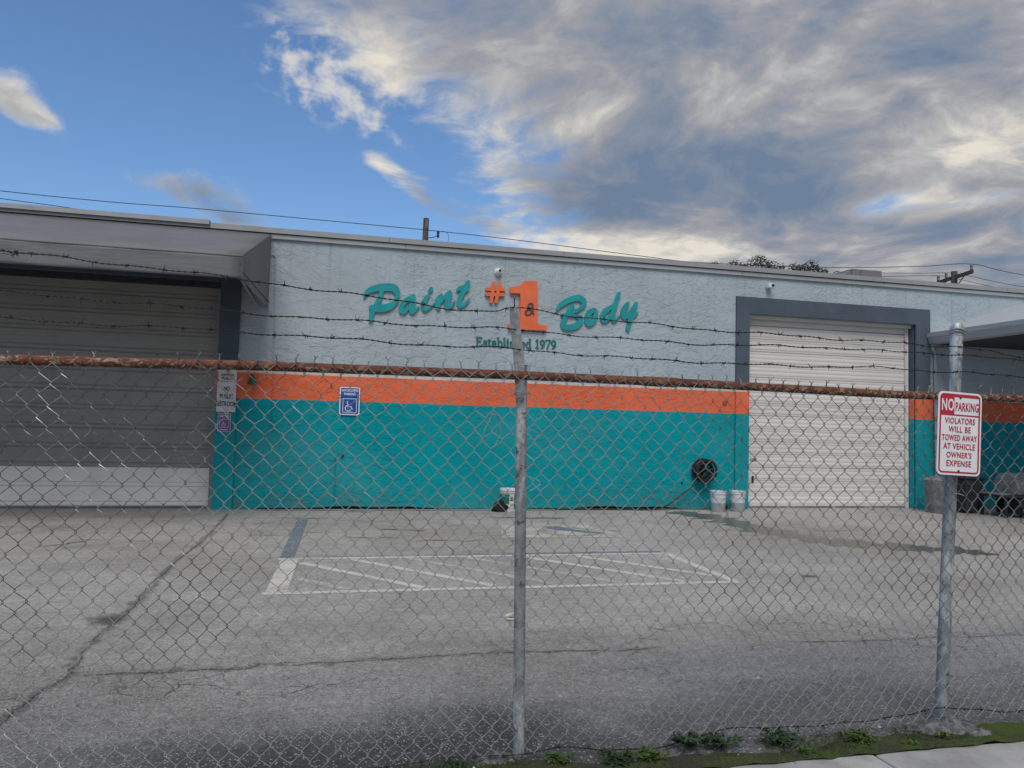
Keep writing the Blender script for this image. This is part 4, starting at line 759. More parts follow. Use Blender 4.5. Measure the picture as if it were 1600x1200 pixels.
for a, b, z in ((-1.765, -1.605, 1.61), (-1.765, -1.70, 1.585), (-1.67, -1.60, 1.585), (-1.75, -1.62, 1.36)): curve_mesh('print_line', [[(a, z), (b, z), (b, z+.014), (a, z+.014)]], .0015, M_faded, t, ys-.0065)
# hose reel
t = thing('hose_reel', 'round black hose reel on the teal wall with hose trailing down', 'hose reel')
cxr, czr = 7.345, .775
box('bracket', cxr-.03, cxr+.03, YW-.05, YW+.005, czr-.16, czr+.2, M_black, t); MB().tube([(cxr, YW-.04, czr), (cxr, YW-.27, czr)], .03, 10).build('axle', M_black, t, True)
MB().lathe([(.19, .0), (.235, .004), (.24, .02), (.19, .024)], (cxr, YW-.05, czr), 30, 'y', False).build('flange', M_black, t, True)
MB().lathe([(.185, .0), (.225, .004), (.23, .018), (.185, .022)], (cxr, YW-.235, czr), 30, 'y', False).build('flange', M_black, t, True)
for k in range(5): a = R(72*k+15); MB().tube([(cxr, YW-.25, czr), (cxr+.2*math.cos(a), YW-.25, czr+.2*math.sin(a))], .012, 6).build('spoke', M_black, t, True)
pts = []
for k in range(150):
    a = 2*math.pi*k/16; lay = k/150; pts.append((cxr+(.155+.03*((k//48) % 2)+.006*math.sin(k))*math.cos(a), YW-.075-.15*abs(((lay*3) % 2)-1), czr+(.155+.03*((k//48) % 2))*math.sin(a)))
MB().tube(pts, .015, 6).build('hose_coil', M_hose, t, True)
MB().tube(smooth_path([(cxr-.10, YW-.17, czr-.17), (7.12, YW-.16, .50), (6.95, YW-.15, .36), (6.75, YW-.16, .22), (6.55, YW-.2, .10), (6.35, YW-.24, .035), (6.05, YW-.26, .018), (5.6, YW-.2, .016), (5.1, YW-.16, .016), (4.3, YW-.11, .016)], 6), .015, 7).build('hose_end', M_hose, t, True)
MB().lathe([(0, 0), (.02, 0), (.02, .02), (0, .02)], (6.93, YW-.0, .52), 10, 'y').build('wall_clip', M_black, t)
# pails
def pail(label, x, y, r, h, m, lid=False):
    t = thing('pail', label, 'bucket', group=None)
    prof = [(0, .0), (r*.86, .0), (r*.88, .012), (r*.98, h*.86), (r*1.07, h*.865), (r*1.07, h*.885), (r*1.0, h*.89), (r*1.01, h*.95), (r*1.05, h*.955), (r*1.05, h)]
    if not lid: prof += [(r*.98, h), (r*.95, h*.9), (r*.84, .05), (0, .05)]
    MB().lathe(prof, (x, y, .002), 28).build('body', m, t, True)
    if lid: MB().lathe([(0, h+.001), (r*.9, h+.001), (r*.92, h+.014), (r*1.08, h+.016), (r*1.10, h-.02), (r*1.055, h-.022)], (x, y, .002), 28, cap=False).build('lid', m, t, True)
    s = 1 if lid else -1
    MB().tube([(x+r*1.06*math.cos(R(a)), y-r*1.06*math.sin(R(a))-.005, h*.9-.10*math.sin(R(a))) for a in range(0, 181, 12)], .0035, 5).build('bail_handle', M_galv, t, True)
    return t
p = pail('lidded white pail with green label by the wall near the middle', 3.33, 13.80, .155, .395, M_pail, True)
def band(a0, a1, z0, z1, m, name, dr=.003):
    V = []; n = 10
    for k in range(n+1):
        a = R(a0+(a1-a0)*k/n)
        for z in (z0, z1): rr_ = .155*(.88+.10*z/(.395*.86))+dr; V.append((3.33+rr_*math.cos(a), 13.80+rr_*math.sin(a), z))
    mesh(name, V, [(2*k, 2*k+2, 2*k+3, 2*k+1) for k in range(n)], m, p, True)
band(170, 262, .14, .315, M_green, 'label'); band(262, 298, .06, .315, M_faded, 'label'); band(298, 345, .06, .315, M_green, 'label')
band(268, 290, .20, .22, M_ink, 'label_print', .005); band(272, 286, .23, .27, M_ink, 'label_print', .005); band(266, 292, .12, .13, M_ink, 'label_print', .005)
# black rag slumped against the pail
rg = MB(); NR = 14
for j in range(8):
    v = j/7
    for i in range(NR):
        a = 2*math.pi*i/NR; rr_ = (.13*(1-v**2.2)**.5+.004)*(1+.16*math.sin(3*a+j)+.10*math.sin(7*a+2*j)); rg.V.append((3.15+rr_*math.cos(a)*1.1, 13.70+rr_*math.sin(a)*.6, .002+.20*v+.02*math.sin(2*a+j)*(v > 0)))
for j in range(7):
    for i in range(NR): rg.F.append((j*NR+i, j*NR+(i+1) % NR, (j+1)*NR+(i+1) % NR, (j+1)*NR+i))
rg.F.append(tuple(reversed(range(NR))))
tag(rg.build('rag', plain('black_cloth', (.012, .013, .014), .9, var=.4, scale=20), None, True), 'crumpled black rag slumped against the labelled pail', 'rag')
pail('open white pail, the left of the pair beside the hose reel', 7.49, 13.66, .15, .40, M_pail2)
pail('open white pail, the right of the pair against the white door edge', 7.93, 13.70, .15, .40, M_pail2)
# bins and covered machine under the canopy
t = thing('trash_bin', 'round grey rubbish bin at the right jamb of the white door', 'bin')
bx, by = 12.33, 13.42
MB().lathe([(0, 0), (.20, 0), (.21, .02), (.235, .60), (.25, .605), (.25, .65), (.236, .655)], (bx, by, .002), 26, cap=False).build('body', M_binG, t, True)
MB().lathe([(.255, .64), (.26, .67), (.20, .715), (.08, .74), (0, .745)], (bx, by, .002), 26, cap=False).build('lid', M_binG, t, True)
for s in (-1, 1): MB().tube([(bx+s*.235, by-.05, .52), (bx+s*.275, by-.04, .53), (bx+s*.275, by+.04, .53), (bx+s*.235, by+.05, .52)], .011, 6).build('grip', M_binG, t, True)
t = thing('storage_bin', 'dark upright storage bin behind the no parking sign post', 'bin')
mb = MB(); V = [(12.86, 13.2, .04), (13.20, 13.2, .04), (13.20, 13.6, .04), (12.86, 13.6, .04), (12.80, 13.14, .70), (13.25, 13.14, .70), (13.25, 13.65, .70), (12.80, 13.65, .70)]
mb.V = V; mb.F = [(3, 2, 1, 0), (4, 5, 6, 7)]+[(i, (i+1) % 4, 4+(i+1) % 4, 4+i) for i in range(4)]; mb.build('body', M_binD, t, bevel=.02)
box('lid', 12.78, 13.27, 13.12, 13.67, .703, .75, M_binD, t, .012)
for x in (12.9, 13.16): MB().lathe([(0, -.02), (.05, -.02), (.05, .02), (0, .02)], (x, 13.62, .052), 14, 'y').build('wheel', M_black, t)
t = thing('covered_machine', 'grey hooded machine on a dark stand at the right edge', 'machine')
mx, my = 13.62, 12.75
mb = MB(); n = 12; prof = [(-.36+.0, .40)]
hood = [(my-.30, .44), (my-.31, .62), (my-.22, .80), (my-.05, .875), (my+.12, .86), (my+.27, .74), (my+.30, .44)]
MB().prism_x(hood, mx-.28, mx+.55).build('hood', M_binG, t, bevel=.02)
box('tray', mx-.60, mx+.62, my-.34, my+.33, .395, .435, M_binD, t, .008); box('cabinet', mx-.22, mx+.5, my-.28, my+.28, .06, .39, M_black, t, .01)
box('side_shelf', mx-.62, mx-.33, my-.28, my+.28, .44, .47, M_binG, t, .006)
for x, y in ((mx-.55, my-.28), (mx-.55, my+.28), (mx+.56, my-.28), (mx+.56, my+.28)): box('leg', x-.022, x+.022, y-.022, y+.022, .0, .393, M_black, t)
MB().tube([(mx-.15, my-.315, .66), (mx-.15, my-.36, .66), (mx+.42, my-.36, .66), (mx+.42, my-.315, .66)], .012, 6).build('handle', M_galv, t, True)
for x in (mx-.12, mx+.42): MB().lathe([(0, -.02), (.09, -.02), (.10, -.01), (.10, .01), (.09, .02), (0, .02)], (x, my-.32, .102), 18, 'y').build('wheel', M_black, t, True)
box('lower_rail', mx-.58, mx+.58, my-.30, my-.285, .05, .09, M_black, t)

# ------------------------------------------------------------------ chain-link fence
YFN = 3.55; DW, DH = .0810, .0940
fen = thing('chain_link_fence', 'rusty railed chain link fence with galvanised posts across the foreground', 'fence')
# rail: slightly wandering pipe in lengths
rail = [(-3.2, 1.772), (-1.3, 1.782), (-.3, 1.800), (.86, 1.806), (1.86, 1.801), (3.0, 1.786), (3.85, 1.792), (5.6, 1.80)]
def rail_z(x):
    for (a, za), (b, zb) in zip(rail[:-1], rail[1:]):
        if x <= b: return za+(zb-za)*(x-a)/(b-a)
    return rail[-1][1]
for a, b in ((-3.2, 1.62), (1.62, 5.6)):
    n = 28; MB().tube([(a+(b-a)*k/n, YFN, rail_z(a+(b-a)*k/n)) for k in range(n+1)], .0215, 14).build('top_rail', M_rust, fen, True)
MB().tube([(1.53, YFN, rail_z(1.53)), (1.71, YFN, rail_z(1.71))], .0245, 14).build('rail_sleeve', M_rust, fen, True)
def post(b, tp, r, name='post'): return MB().tube([Vector(b).lerp(Vector(tp), k/10) for k in range(11)], r, 18).build(name, M_galv, fen, True)
post((.951, YFN+.052, -.1), (.918, YFN+.052, 1.86), .0275)
p2 = post((3.322, YFN+.052, -.1), (3.448, YFN+.052, 2.175), .033)
post((-1.62, YFN+.052, -.1), (-1.62, YFN+.052, 2.19), .030); post((5.55, YFN+.052, -.1), (5.55, YFN+.052, 2.19), .030)
MB().lathe([(.036, -.04), (.037, 0), (.035, .012), (.024, .03), (0, .034)], (3.448, YFN+.052, 2.175), 18).build('post_cap', M_galv, fen, True)
for zz in (2.15, 2.165): MB().tube([(3.448+.042*math.cos(a), YFN+.052+.042*math.sin(a), zz+.008*math.sin(2*a)) for a in np.linspace(0, 2*math.pi, 18)[:-1]], .0035, 5, closed=True).build('tie_wire', M_galv, fen, True)
# bent angle-iron arm over the middle post
arm = MB(); path = [(.905, 1.70), (.900, 1.80), (.893, 1.90), (.880, 2.0), (.866, 2.09), (.860, 2.135)]
wid = [.036, .041, .043, .042, .036, .028]; V = []
for (x, z), w in zip(path, wid): V += [(x-w*.62, YFN+.015, z), (x+w*.40, YFN-.012, z), (x+w*.62, YFN+.02, z), (x+w*.40, YFN-.004, z), (x-w*.60, YFN+.022, z)]
arm.V = V; arm.F = [(i*5+k, i*5+(k+1) % 5, (i+1)*5+(k+1) % 5, (i+1)*5+k) for i in range(len(path)-1) for k in range(5)]+[tuple(range(5)), tuple(reversed(range(len(V)-5, len(V))))]
arm.build('barb_arm', M_arm, fen)
MB().tube([(.866, YFN, 2.12), (.858, YFN-.005, 2.15), (.860, YFN-.004, 2.175)], .003, 5).build('tie_wire', M_barb, fen, True)
# concrete at the post feet
def lump(x, y, rx, ry, h, m, name, parent, n=16, seed=1):
    rnd = random.Random(seed); mb = MB(); K = 6; ph = [rnd.uniform(.78, 1.2) for _ in range(n)]
    for j in range(K):
        v = j/(K-1); q = (1-v**1.6)
        for i in range(n):
            a = 2*math.pi*i/n; s_ = ph[i]*q+.001; mb.V.append((x+rx*s_*math.cos(a), y+ry*s_*math.sin(a), -.01+(h+.01)*v*rnd.uniform(.86, 1.1)))
    for j in range(K-1):
        for i in range(n): mb.F.append((j*n+i, j*n+(i+1) % n, (j+1)*n+(i+1) % n, (j+1)*n+i))
    mb.F.append(tuple(range(n*(K-1), n*K)))
    return mb.build(name, m, parent, True)
M_foot = mat('footing_concrete', lambda g, p, o: {'Base Color': g.mix(g.ss(g.noise(p, 22, 6, .7), .35, .65), (.06, .065, .07), (.19, .195, .20)), 'Normal': g.bump(g.noise(p, 60, 5, .7), .7, .01)}, .9)
lump(.84, YFN+.04, .13, .07, .04, M_foot, 'footing', fen, seed=3); lump(3.30, YFN-.02, .20, .15, .06, M_foot, 'footing', fen, seed=5); lump(3.40, YFN-.14, .13, .06, .045, M_foot, 'footing', fen, seed=8)
# woven mesh
mbm = MB(); rnd = random.Random(4); YM = YFN-.030
X0, X1 = -2.4, 4.9; nw = int((X1-X0)/(DW/2)); nr = 40; off = .012
def dx(x, z):  # slack and dents in the weave
    d = .006*math.sin(x*2.1+z*3.)+.004*math.sin(x*5.3-z*2.2+1.)
    d += .012*math.exp(-((x-.78)/.10)**2-((z-1.45)/.10)**2)*math.sin((x-.78)*30)
    return d
def dz(x, z): return .008*math.sin(x*1.7+.4)+.005*math.sin(x*4.9+z*2.)-.016*math.exp(-((x-1.0)/.2)**2)*(z/1.8)
def dy(x, z): return .012*math.sin(x*2.7+z*1.9)*min(1, z)+.008*math.sin(x*6.1+z*4.)+.05*max(0, .45-z)*math.sin(x*1.3+.5)
jit = {}
def node(c, r):       # shared crossing of wires c and c+1 at row r
    if (c, r) not in jit: jit[(c, r)] = (rnd.gauss(0, .0022), rnd.gauss(0, .0022), rnd.gauss(0, .002))
    x = X0+c*DW/2; z = rail_z(x)+.012-r*DH/2
    j = jit[(c, r)]
    return Vector((x+dx(x, z)+j[0], YM+dy(x, z)+j[2], z+dz(x, z)+j[1]))
for c in range(nw):
    pts = []; par = c % 2
    for r in range(nr+1):
        cc = c if (r+par) % 2 == 0 else c+1
        q = node(cc, r); s_ = .0032 if cc == c else -.0032
        if q.z < .035: break
        sgn = 1 if cc == c else -1
        # wire rounds the bend: in front on one side, behind on the other
        pts.append(q+Vector((-sgn*.0034, s_, .003))); pts.append(q+Vector((-sgn*.0034, -s_, -.003)))
    if len(pts) > 3: mbm.tube(pts, .0017, 5, False)
    # twisted selvage: both ends of each pair splay into a Y above the rail
    if par == 1:
        a = node(c+1, 1); b0 = node(c+1, 0)
    if par == 0:
        q = node(c, 0); tp = q+Vector((rnd.gauss(0, .003), rnd.gauss(0, .004), .026+rnd.gauss(0, .003)))
        mbm.tube([q+Vector((.0035, -.002, 0)), q+Vector((-.0025, .002, .010)), q+Vector((.0025, -.002, .018)), tp], .0019, 5)
        mbm.tube([q+Vector((-.0035, .002, 0)), q+Vector((.0025, -.002, .010)), q+Vector((-.0025, .002, .018)), tp], .0019, 5)
        if rnd.random() < .93:
            k = rnd.uniform(.6, 1.15)
            mbm.tube([tp, tp+Vector((.011*k+rnd.gauss(0, .002), rnd.gauss(0, .006), .017*k))], .0018, 5)
            if rnd.random() < .93: mbm.tube([tp, tp+Vector((-.011*k+rnd.gauss(0, .002), rnd.gauss(0, .006), .016*k))], .0018, 5)
struct(mbm.build('chain_mesh', M_wire, fen, True), 'stuff')
# a few torn and re-tied links near the middle post
for P in ([(.73, 1.62), (.75, 1.60), (.72, 1.53), (.735, 1.47)], [(.74, 1.61), (.78, 1.61), (.80, 1.53), (.775, 1.47)], [(.935, 1.55), (.985, 1.53), (.955, 1.49)], [(.93, 1.33), (1.0, 1.30), (.95, 1.26)]):
    MB().tube(smooth_path([(x, YM-.012, z) for x, z in P], 5), .002, 5).build('loose_wire', M_galv, fen, True)
for x, z in ((.918, 1.72), (.925, 1.38), (.933, .95), (.941, .55), (3.40, 1.25), (3.36, .62)):
    MB().tube([(x+.041*math.cos(a), YFN+.045+.05*math.sin(a)-.02, z+.006*math.sin(a*2)) for a in np.linspace(0, 2*math.pi, 16)[:-1]], .0022, 5, closed=True).build('tie_wire', M_galv, fen, True)
# barbed strands
def strand(pts, seed, barb=.127):
    rn = random.Random(seed); mb = MB(); P = smooth_path([(x, YFN-.002, z) for x, z in pts], 14)
    # wobble and resample
    L = [0.]
    for a, b in zip(P[:-1], P[1:]): L.append(L[-1]+(b-a).length)
    tot = L[-1]; N = int(tot/.0125); Q = []; j = 0
    ph = [rn.uniform(0, 6.28) for _ in range(4)]
    for k in range(N+1):
        s = tot*k/N
        while j < len(L)-2 and L[j+1] < s: j += 1
        f = (s-L[j])/max(1e-9, L[j+1]-L[j]); q = P[j].lerp(P[j+1], f)
        q = q+Vector((0, .006*math.sin(s*5+ph[0]), .0042*math.sin(s*9+ph[1])+.003*math.sin(s*21+ph[2])))
        Q.append(q)
    for w in (0, math.pi):
        mb.tube([q+Vector((0, .0019*math.cos(k*1.55+w), .0019*math.sin(k*1.55+w))) for k, q in enumerate(Q)], .0018, 4)
    s = rn.uniform(.02, .1)
    while s < tot:
        q = Q[min(N, int(s/tot*N))]; a0 = rn.uniform(0, 6.28)
        for e in (-.004, .004):
            ring = [q+Vector((e+.0016*u, .0042*math.cos(u*2.1+a0), .0042*math.sin(u*2.1+a0))) for u in range(5)]
            ends = []
            for sg in (0, -1):
                d = Vector((rn.uniform(-.8, .8), rn.uniform(-1, 1), rn.uniform(-1, 1))).normalized()
                ends.append(ring[sg]+d*.019)
            mb.tube([ends[0]]+ring+[ends[1]], [.0009]+[.0021]*5+[.0009], 4)
        s += barb*rn.uniform(.88, 1.12)
    return mb.build('barbed_strand', M_barb, fen, True)
strand([(-2.4, 2.255), (-1.33, 2.231), (-.374, 2.178), (.243, 2.132), (.60, 2.103), (.76, 2.103), (.86, 2.128), (1.1, 2.112), (1.5, 2.09), (1.857, 2.078), (2.5, 2.072), (3.2, 2.063), (3.39, 2.068), (3.6, 2.055), (3.855, 2.03), (4.9, 2.05)], 11)
strand([(-2.4, 2.085), (-1.32, 2.063), (-.31, 2.031), (.3, 2.02), (.852, 2.023), (1.4, 2.008), (1.858, 2.003), (2.5, 2.021), (2.9, 2.018), (3.2, 2.022), (3.39, 2.02), (3.9, 2.012), (4.9, 2.02)], 12)
strand([(-2.4, 1.962), (-1.314, 1.952), (-.31, 1.945), (.4, 1.93), (.87, 1.929), (1.4, 1.915), (1.859, 1.911), (2.3, 1.912), (2.85, 1.928), (3.2, 1.922), (3.38, 1.925), (3.855, 1.918), (4.9, 1.93)], 13)
strand([(-.5, .0), (.6, .040), (.9, .034), (1.122, .05), (1.41, .022), (1.71, .03), (2.023, .076), (2.61, .063), (3.0, .084), (3.28, .10), (3.83, .06), (4.9, .05)], 14)
kn = MB(); rn = random.Random(5)
for k in range(9): 
    c_ = Vector((-1.29+rn.uniform(-.03, .03), YFN, 2.226+rn.uniform(-.006, .006))); d_ = Vector((rn.uniform(-1, 1), rn.uniform(-1, 1), rn.uniform(-.5, 1))).normalized()*.026
    kn.tube([c_-d_*.5, c_+d_*.3, c_+d_], .0015, 4)
kn.build('wire_knot', M_barb, fen)

# ------------------------------------------------------------------ no parking sign on the right post
t = thing('no_parking_sign', 'white and red no parking sign fixed to the right fence post', 'sign')
TL = R(2.35); W2, H2 = .1420, .2260; Cx, Cz, Ys = 3.362, 1.583, YFN-.048
kids = []
def loc(loops): return [[(x, z) for x, z in L] for L in loops]
kids.append(curve_mesh('panel', [rrect(-W2, W2, -H2, H2, .030)], .003, M_signW, t, 0))
kids.append(curve_mesh('border', frame_loops(-W2+.0105, W2-.0105, -H2+.0105, H2-.0105, .024, .0095), .0008, M_signR, t, -.0034))
kids.append(curve_mesh('red_field', [[(-W2+.019, .1045), (-.0385, .1045), (-.0385, H2-.019), (-W2+.030, H2-.019), (-W2+.019, H2-.030)]], .0008, M_signR, t, -.0034))
kids.append(curve_mesh('divider', [[(-W2+.0195, .0965), (W2-.0195, .0965), (W2-.0195, .1043), (-W2+.0195, .1043)]], .0008, M_signR, t, -.0034))
kids.append(curve_mesh('divider', [[(-.0383, H2-.028), (W2-.0195, H2-.028), (W2-.0195, H2-.0205), (-.0383, H2-.0205)]], .0008, M_signR, t, -.0034))
def tx(s, cxx, z, capw, caph, m, bold=.0010):
    o = text_mesh('lettering', s, caph/.70, m, t, (0, 0, 0), 1., bold, spacing=1.12); me = o.data
    xs_ = [v.co.x for v in me.vertices]; w = max(xs_)-min(xs_); zs_ = [v.co.z for v in me.vertices]; hh = max(zs_)-min(zs_)
    me.transform(Matrix.Translation((cxx, -.0048, z)) @ Matrix.Diagonal((capw/w, 1, caph/hh, 1)) @ Matrix.Translation((-(max(xs_)+min(xs_))/2, 0, -min(zs_)))); kids.append(o)
tx('NO', -.081, .1215, .078, .066, M_signW, .0016); tx('PARKING', .0445, .1235, .150, .048, M_signR, .0008)
for s, w, k in (('VIOLATORS', .196, 0), ('WILL BE', .144, 1), ('TOWED AWAY', .228, 2), ('AT VEHICLE', .206, 3), ("OWNER'S", .162, 4), ('EXPENSE', .160, 5)):
    tx(s, .0, .053-k*.0462, w, .0325, M_signR, .0005)
for z in (.196, -.203):
    bo = MB().lathe([(0, .003), (.0062, .003), (.0055, .007), (0, .008)], (0, 0, z), 12, 'y').build('bolt', M_ink, t); kids.append(bo)
Msg = Matrix.Translation((Cx, Ys, Cz)) @ Matrix.Rotation(TL, 4, 'Y')
for o in kids: o.data.transform(Msg)

# ------------------------------------------------------------------ beyond the roof
def pole(label, x, y, h, r, lean=0.):
    t = thing('utility_pole', label, 'utility pole'); MB().tube([(x-lean*(1-k/8)*h, y, h*k/8) for k in range(9)], [r*1.35-(r*.35)*k/8 for k in range(9)], 14).build('pole', M_wood, t, True); return t
t = pole('bare wooden pole top rising behind the roof above the word Paint', 3.27, 27.3, 8.93, .10, .012)
box('top_cap', 3.235, 3.315, 27.18, 27.2, 8.55, 8.87, M_ins, t)
MB().tube(smooth_path([(3.30, 27.2, 8.22), (3.45, 27.0, 8.18), (3.6, 26.9, 8.22)]), .018, 6).build('bracket', M_ins, t, True)
MB().lathe([(.02, -.06), (.05, 0), (.05, .05), (.03, .08), (.05, .11), (.05, .16), (.02, .2), (0, .2)], (3.66, 26.9, 8.22), 12).build('insulator', M_black, t, True)
MB().tube(smooth_path([(3.70, 26.9, 8.40), (3.9, 26.8, 8.38), (4.02, 26.7, 8.2), (3.95, 26.6, 7.9)]), .008, 5).build('jumper_wire', M_cable, t, True)
t = pole('wooden pole with tilted looking crossarm behind the far right roof', 26.01, 27.3, 8.66, .125)
a, b = Vector((26.44, 28.5, 8.40)), Vector((25.90, 26.05, 8.40))
d_ = (b-a).normalized(); n_ = Vector((d_.y, -d_.x, 0))*.05
mb = MB(); mb.V = [tuple(p_+s*n_+Vector((-.17, 0, z))) for p_ in (a, b) for s in (-1, 1) for z in (-.07, .07)]
mb.F = [(0, 1, 3, 2), (4, 6, 7, 5), (0, 4, 5, 1), (2, 3, 7, 6), (0, 2, 6, 4), (1, 5, 7, 3)]; mb.build('crossarm', M_wood, t)
for f in (.02, .26, .97):
    c_ = a.lerp(b, f); MB().lathe([(.03, 0), (.06, .02), (.06, .10), (.045, .12), (.06, .14), (.055, .22), (.02, .27), (0, .27)], (c_.x-.17, c_.y, c_.z+.07), 12).build('insulator', M_ins, t, True)
for f in (.22, .78): c_ = a.lerp(b, f); MB().tube([(c_.x-.17, c_.y, c_.z-.06), (26.0, 27.3, 7.85)], .022, 6).build('brace', M_wood, t, True)
def wire(label, pts, r=.013): return tag(MB().tube(smooth_path(pts, 10), r, 5).build('power_line', M_cable, None, True), label, 'power line', 'power lines behind the roof')
wire('long sagging power line running over the whole roof from the left', [(-30, 26.1, 8.9), (-9.87, 26.1, 8.30), (-4.0, 26.1, 8.27), (2.57, 26.1, 8.215), (3.12, 26.1, 8.21), (6.18, 26.1, 8.13), (11.03, 26.1, 7.92), (13.6, 26.1, 7.86), (19.1, 26.1, 8.09), (23.3, 26.1, 8.45), (25.75, 26.1, 8.72), (28.4, 26.1, 8.45), (38, 26.1, 7.9)])
wire('short power line dipping behind the roof at the far left', [(-30, 28, 9.6), (-10.6, 28, 8.54), (-8.1, 28, 8.39), (-2., 28, 8.1), (3.27, 28., 7.9)])
wire('middle power line of the crossarm pole', [(3.27, 27.9, 7.9), (12, 27.9, 7.75), (19, 27.9, 8.1), (22.08, 27.9, 8.42), (24.98, 27.9, 8.62), (26.2, 27.9, 8.73), (27.3, 27.9, 8.68), (30.4, 27.9, 8.38), (40, 27.9, 7.8)], .011)
wire('lowest power line of the crossarm pole', [(3.27, 28.5, 7.7), (14, 28.5, 7.6), (20, 28.5, 8.1), (23.4, 28.5, 8.47), (26.3, 28.5, 8.72), (27.6, 28.5, 8.62), (30.1, 28.5, 8.36), (40, 28.5, 7.7)], .011)
t = thing('rooftop_unit', 'grey sheet metal ventilation unit with sloping hood on the roof', 'ventilation unit')
box('casing', 13.05, 13.95, 17.0, 18.1, 4.53, 5.83, M_hvac, t, .01)
mb = MB(); y0, y1 = 17.02, 18.08
P = [(12.55, 5.42), (13.04, 5.80), (13.04, 5.2), (12.55, 5.2)]
mb.V = [(x, y0, z) for x, z in P]+[(x, y1, z) for x, z in P]; mb.F = [(0, 1, 2, 3), (7, 6, 5, 4)]+[(i, (i+1) % 4, 4+(i+1) % 4, 4+i) for i in range(4)]; mb.build('hood', M_hvacS, t)
box('curb', 12.6, 13.9, 17.1, 18.0, 4.523, 4.60, M_galv, t)
box('seam', 13.30, 13.315, 16.985, 17.0, 5.2, 5.82, M_hvacS, t)

# ------------------------------------------------------------------ tree behind the roof
M_leaf = mat('leaf', lambda g, p, o: g.mix(g.ss(g.noise(p, 2.4, 4, .6), .35, .65), (.009, .018, .007), (.022, .036, .014)), .6)
M_bark = plain('bark', (.06, .048, .036), .9, var=.4)
t = thing('tree', 'leafy tree top showing above the roof left of the ventilation unit', 'tree')
rn = random.Random(21); tr = MB(); base_p = Vector((20.6, 32.4, 0))
tr.tube([base_p, base_p+Vector((.1, 0, 2.5)), base_p+Vector((-.05, .1, 4.8)), base_p+Vector((.1, 0, 6.4))], [.30, .24, .20, .12], 10)
TOP = [(17.2, 9.22, .28), (18.3, 9.38, .34), (18.9, 9.30, .30), (19.45, 9.55, .50), (19.9, 9.40, .42), (20.3, 9.20, .36), (20.7, 9.38, .36), (21.4, 9.42, .36), (21.75, 9.40, .34), (22.2, 9.52, .46), (22.5, 9.25, .36), (22.9, 9.34, .30), (23.8, 9.30, .26), (18.6, 9.1, .36), (21.0, 9.1, .36)]
cl_ = []
for x, z, r in TOP: cl_.append((Vector((x, 32.+rn.uniform(-.25, .25), z-.05)), r*.85))
for _ in range(46):
    a = rn.uniform(0, 6.28); q = rn.uniform(.2, 1)**.5; cl_.append((Vector((20.6+3.4*q*math.cos(a), 32.8+2.2*q*math.sin(a), rn.uniform(6.3, 8.7))), rn.uniform(.45, .8)))
for c_, r in cl_:
    st_ = base_p+Vector((rn.uniform(-.1, .1), 0, rn.uniform(4.5, 6.3))); md = st_.lerp(c_, .55)+Vector((rn.uniform(-.2, .2), rn.uniform(-.2, .2), .25))
    tr.tube([st_, md, c_], [.06, .035, .012], 5)
tr.build('trunk', M_bark, t, True)
lf = MB()
for c_, r in cl_:
    for _ in range(int(330*min(1.5, (r/.45)**2))):
        v = Vector((rn.gauss(0, 1), rn.gauss(0, 1), rn.gauss(0, 1))).normalized()*r*rn.uniform(.15, 1.1)**.6; v.z *= .8
        p_ = c_+v; u = Vector((rn.gauss(0, 1), rn.gauss(0, 1), rn.gauss(0, .6))).normalized(); w = u.orthogonal().normalized(); L_ = rn.uniform(.08, .15); b_ = len(lf.V)
        lf.V += [tuple(p_), tuple(p_+u*L_*.5+w*L_*.33), tuple(p_+u*L_), tuple(p_+u*L_*.5-w*L_*.33)]; lf.F.append((b_, b_+1, b_+2, b_+3))
mesh('crown', lf.V, lf.F, M_leaf, t)

# ------------------------------------------------------------------ weeds, stones and litter along the fence foot
M_weed = mat('weed_leaf', lambda g, p, o: g.mix(g.ss(g.noise(p, 25, 4, .6), .35, .65), (.026, .055, .014), (.075, .115, .022)), .6)
M_weedd = mat('dark_weed_leaf', lambda g, p, o: g.mix(g.ss(g.noise(p, 25, 4, .6), .35, .65), (.016, .042, .018), (.035, .070, .028)), .6)
M_stalk = plain('weed_stalk', (.07, .09, .03), .8)
def leafq(mb, p_, u, L_, wd):
    up_ = Vector((0, 0, 1)); w = u.cross(up_); w = (w.normalized() if w.length > 1e-4 else Vector((1, 0, 0)))*wd; b_ = len(mb.V); drop = Vector((0, 0, -L_*.18))
    mb.V += [tuple(p_), tuple(p_+u*L_*.35+w), tuple(p_+u*L_*.75+w*.7+drop*.5), tuple(p_+u*L_+drop), tuple(p_+u*L_*.75-w*.7+drop*.5), tuple(p_+u*L_*.35-w)]
    mb.F += [(b_, b_+1, b_+2, b_+3), (b_, b_+3, b_+4, b_+5)]
def weed(label, x, y, r, h, m, n, seed):
    rn = random.Random(seed); t = thing('weed', label, 'weed', group='weeds along the fence foot'); sk_ = MB(); lv = MB()
    for _ in range(n):
        a = rn.uniform(0, 6.28); e = rn.uniform(.3, 1.); tip = Vector((x+r*e*math.cos(a), y+r*e*.75*math.sin(a), h*rn.uniform(.45, 1.)*(1.15-.5*e))); b0 = Vector((x+rn.uniform(-.01, .01), y+rn.uniform(-.01, .01), .006))
        md = b0.lerp(tip, .5)+Vector((0, 0, h*.22)); P_ = smooth_path([b0, md, tip], 4); sk_.tube(P_, .0013, 4)
        for q in P_[2:]:
            for _k in range(2):
                d = Vector((rn.gauss(0, 1), rn.gauss(0, 1), rn.uniform(-.1, .8))).normalized(); leafq(lv, q, d, rn.uniform(.016, .032), rn.uniform(.004, .008))
    sk_.build('stalks', M_stalk, t); lv.build('leaves', m, t)
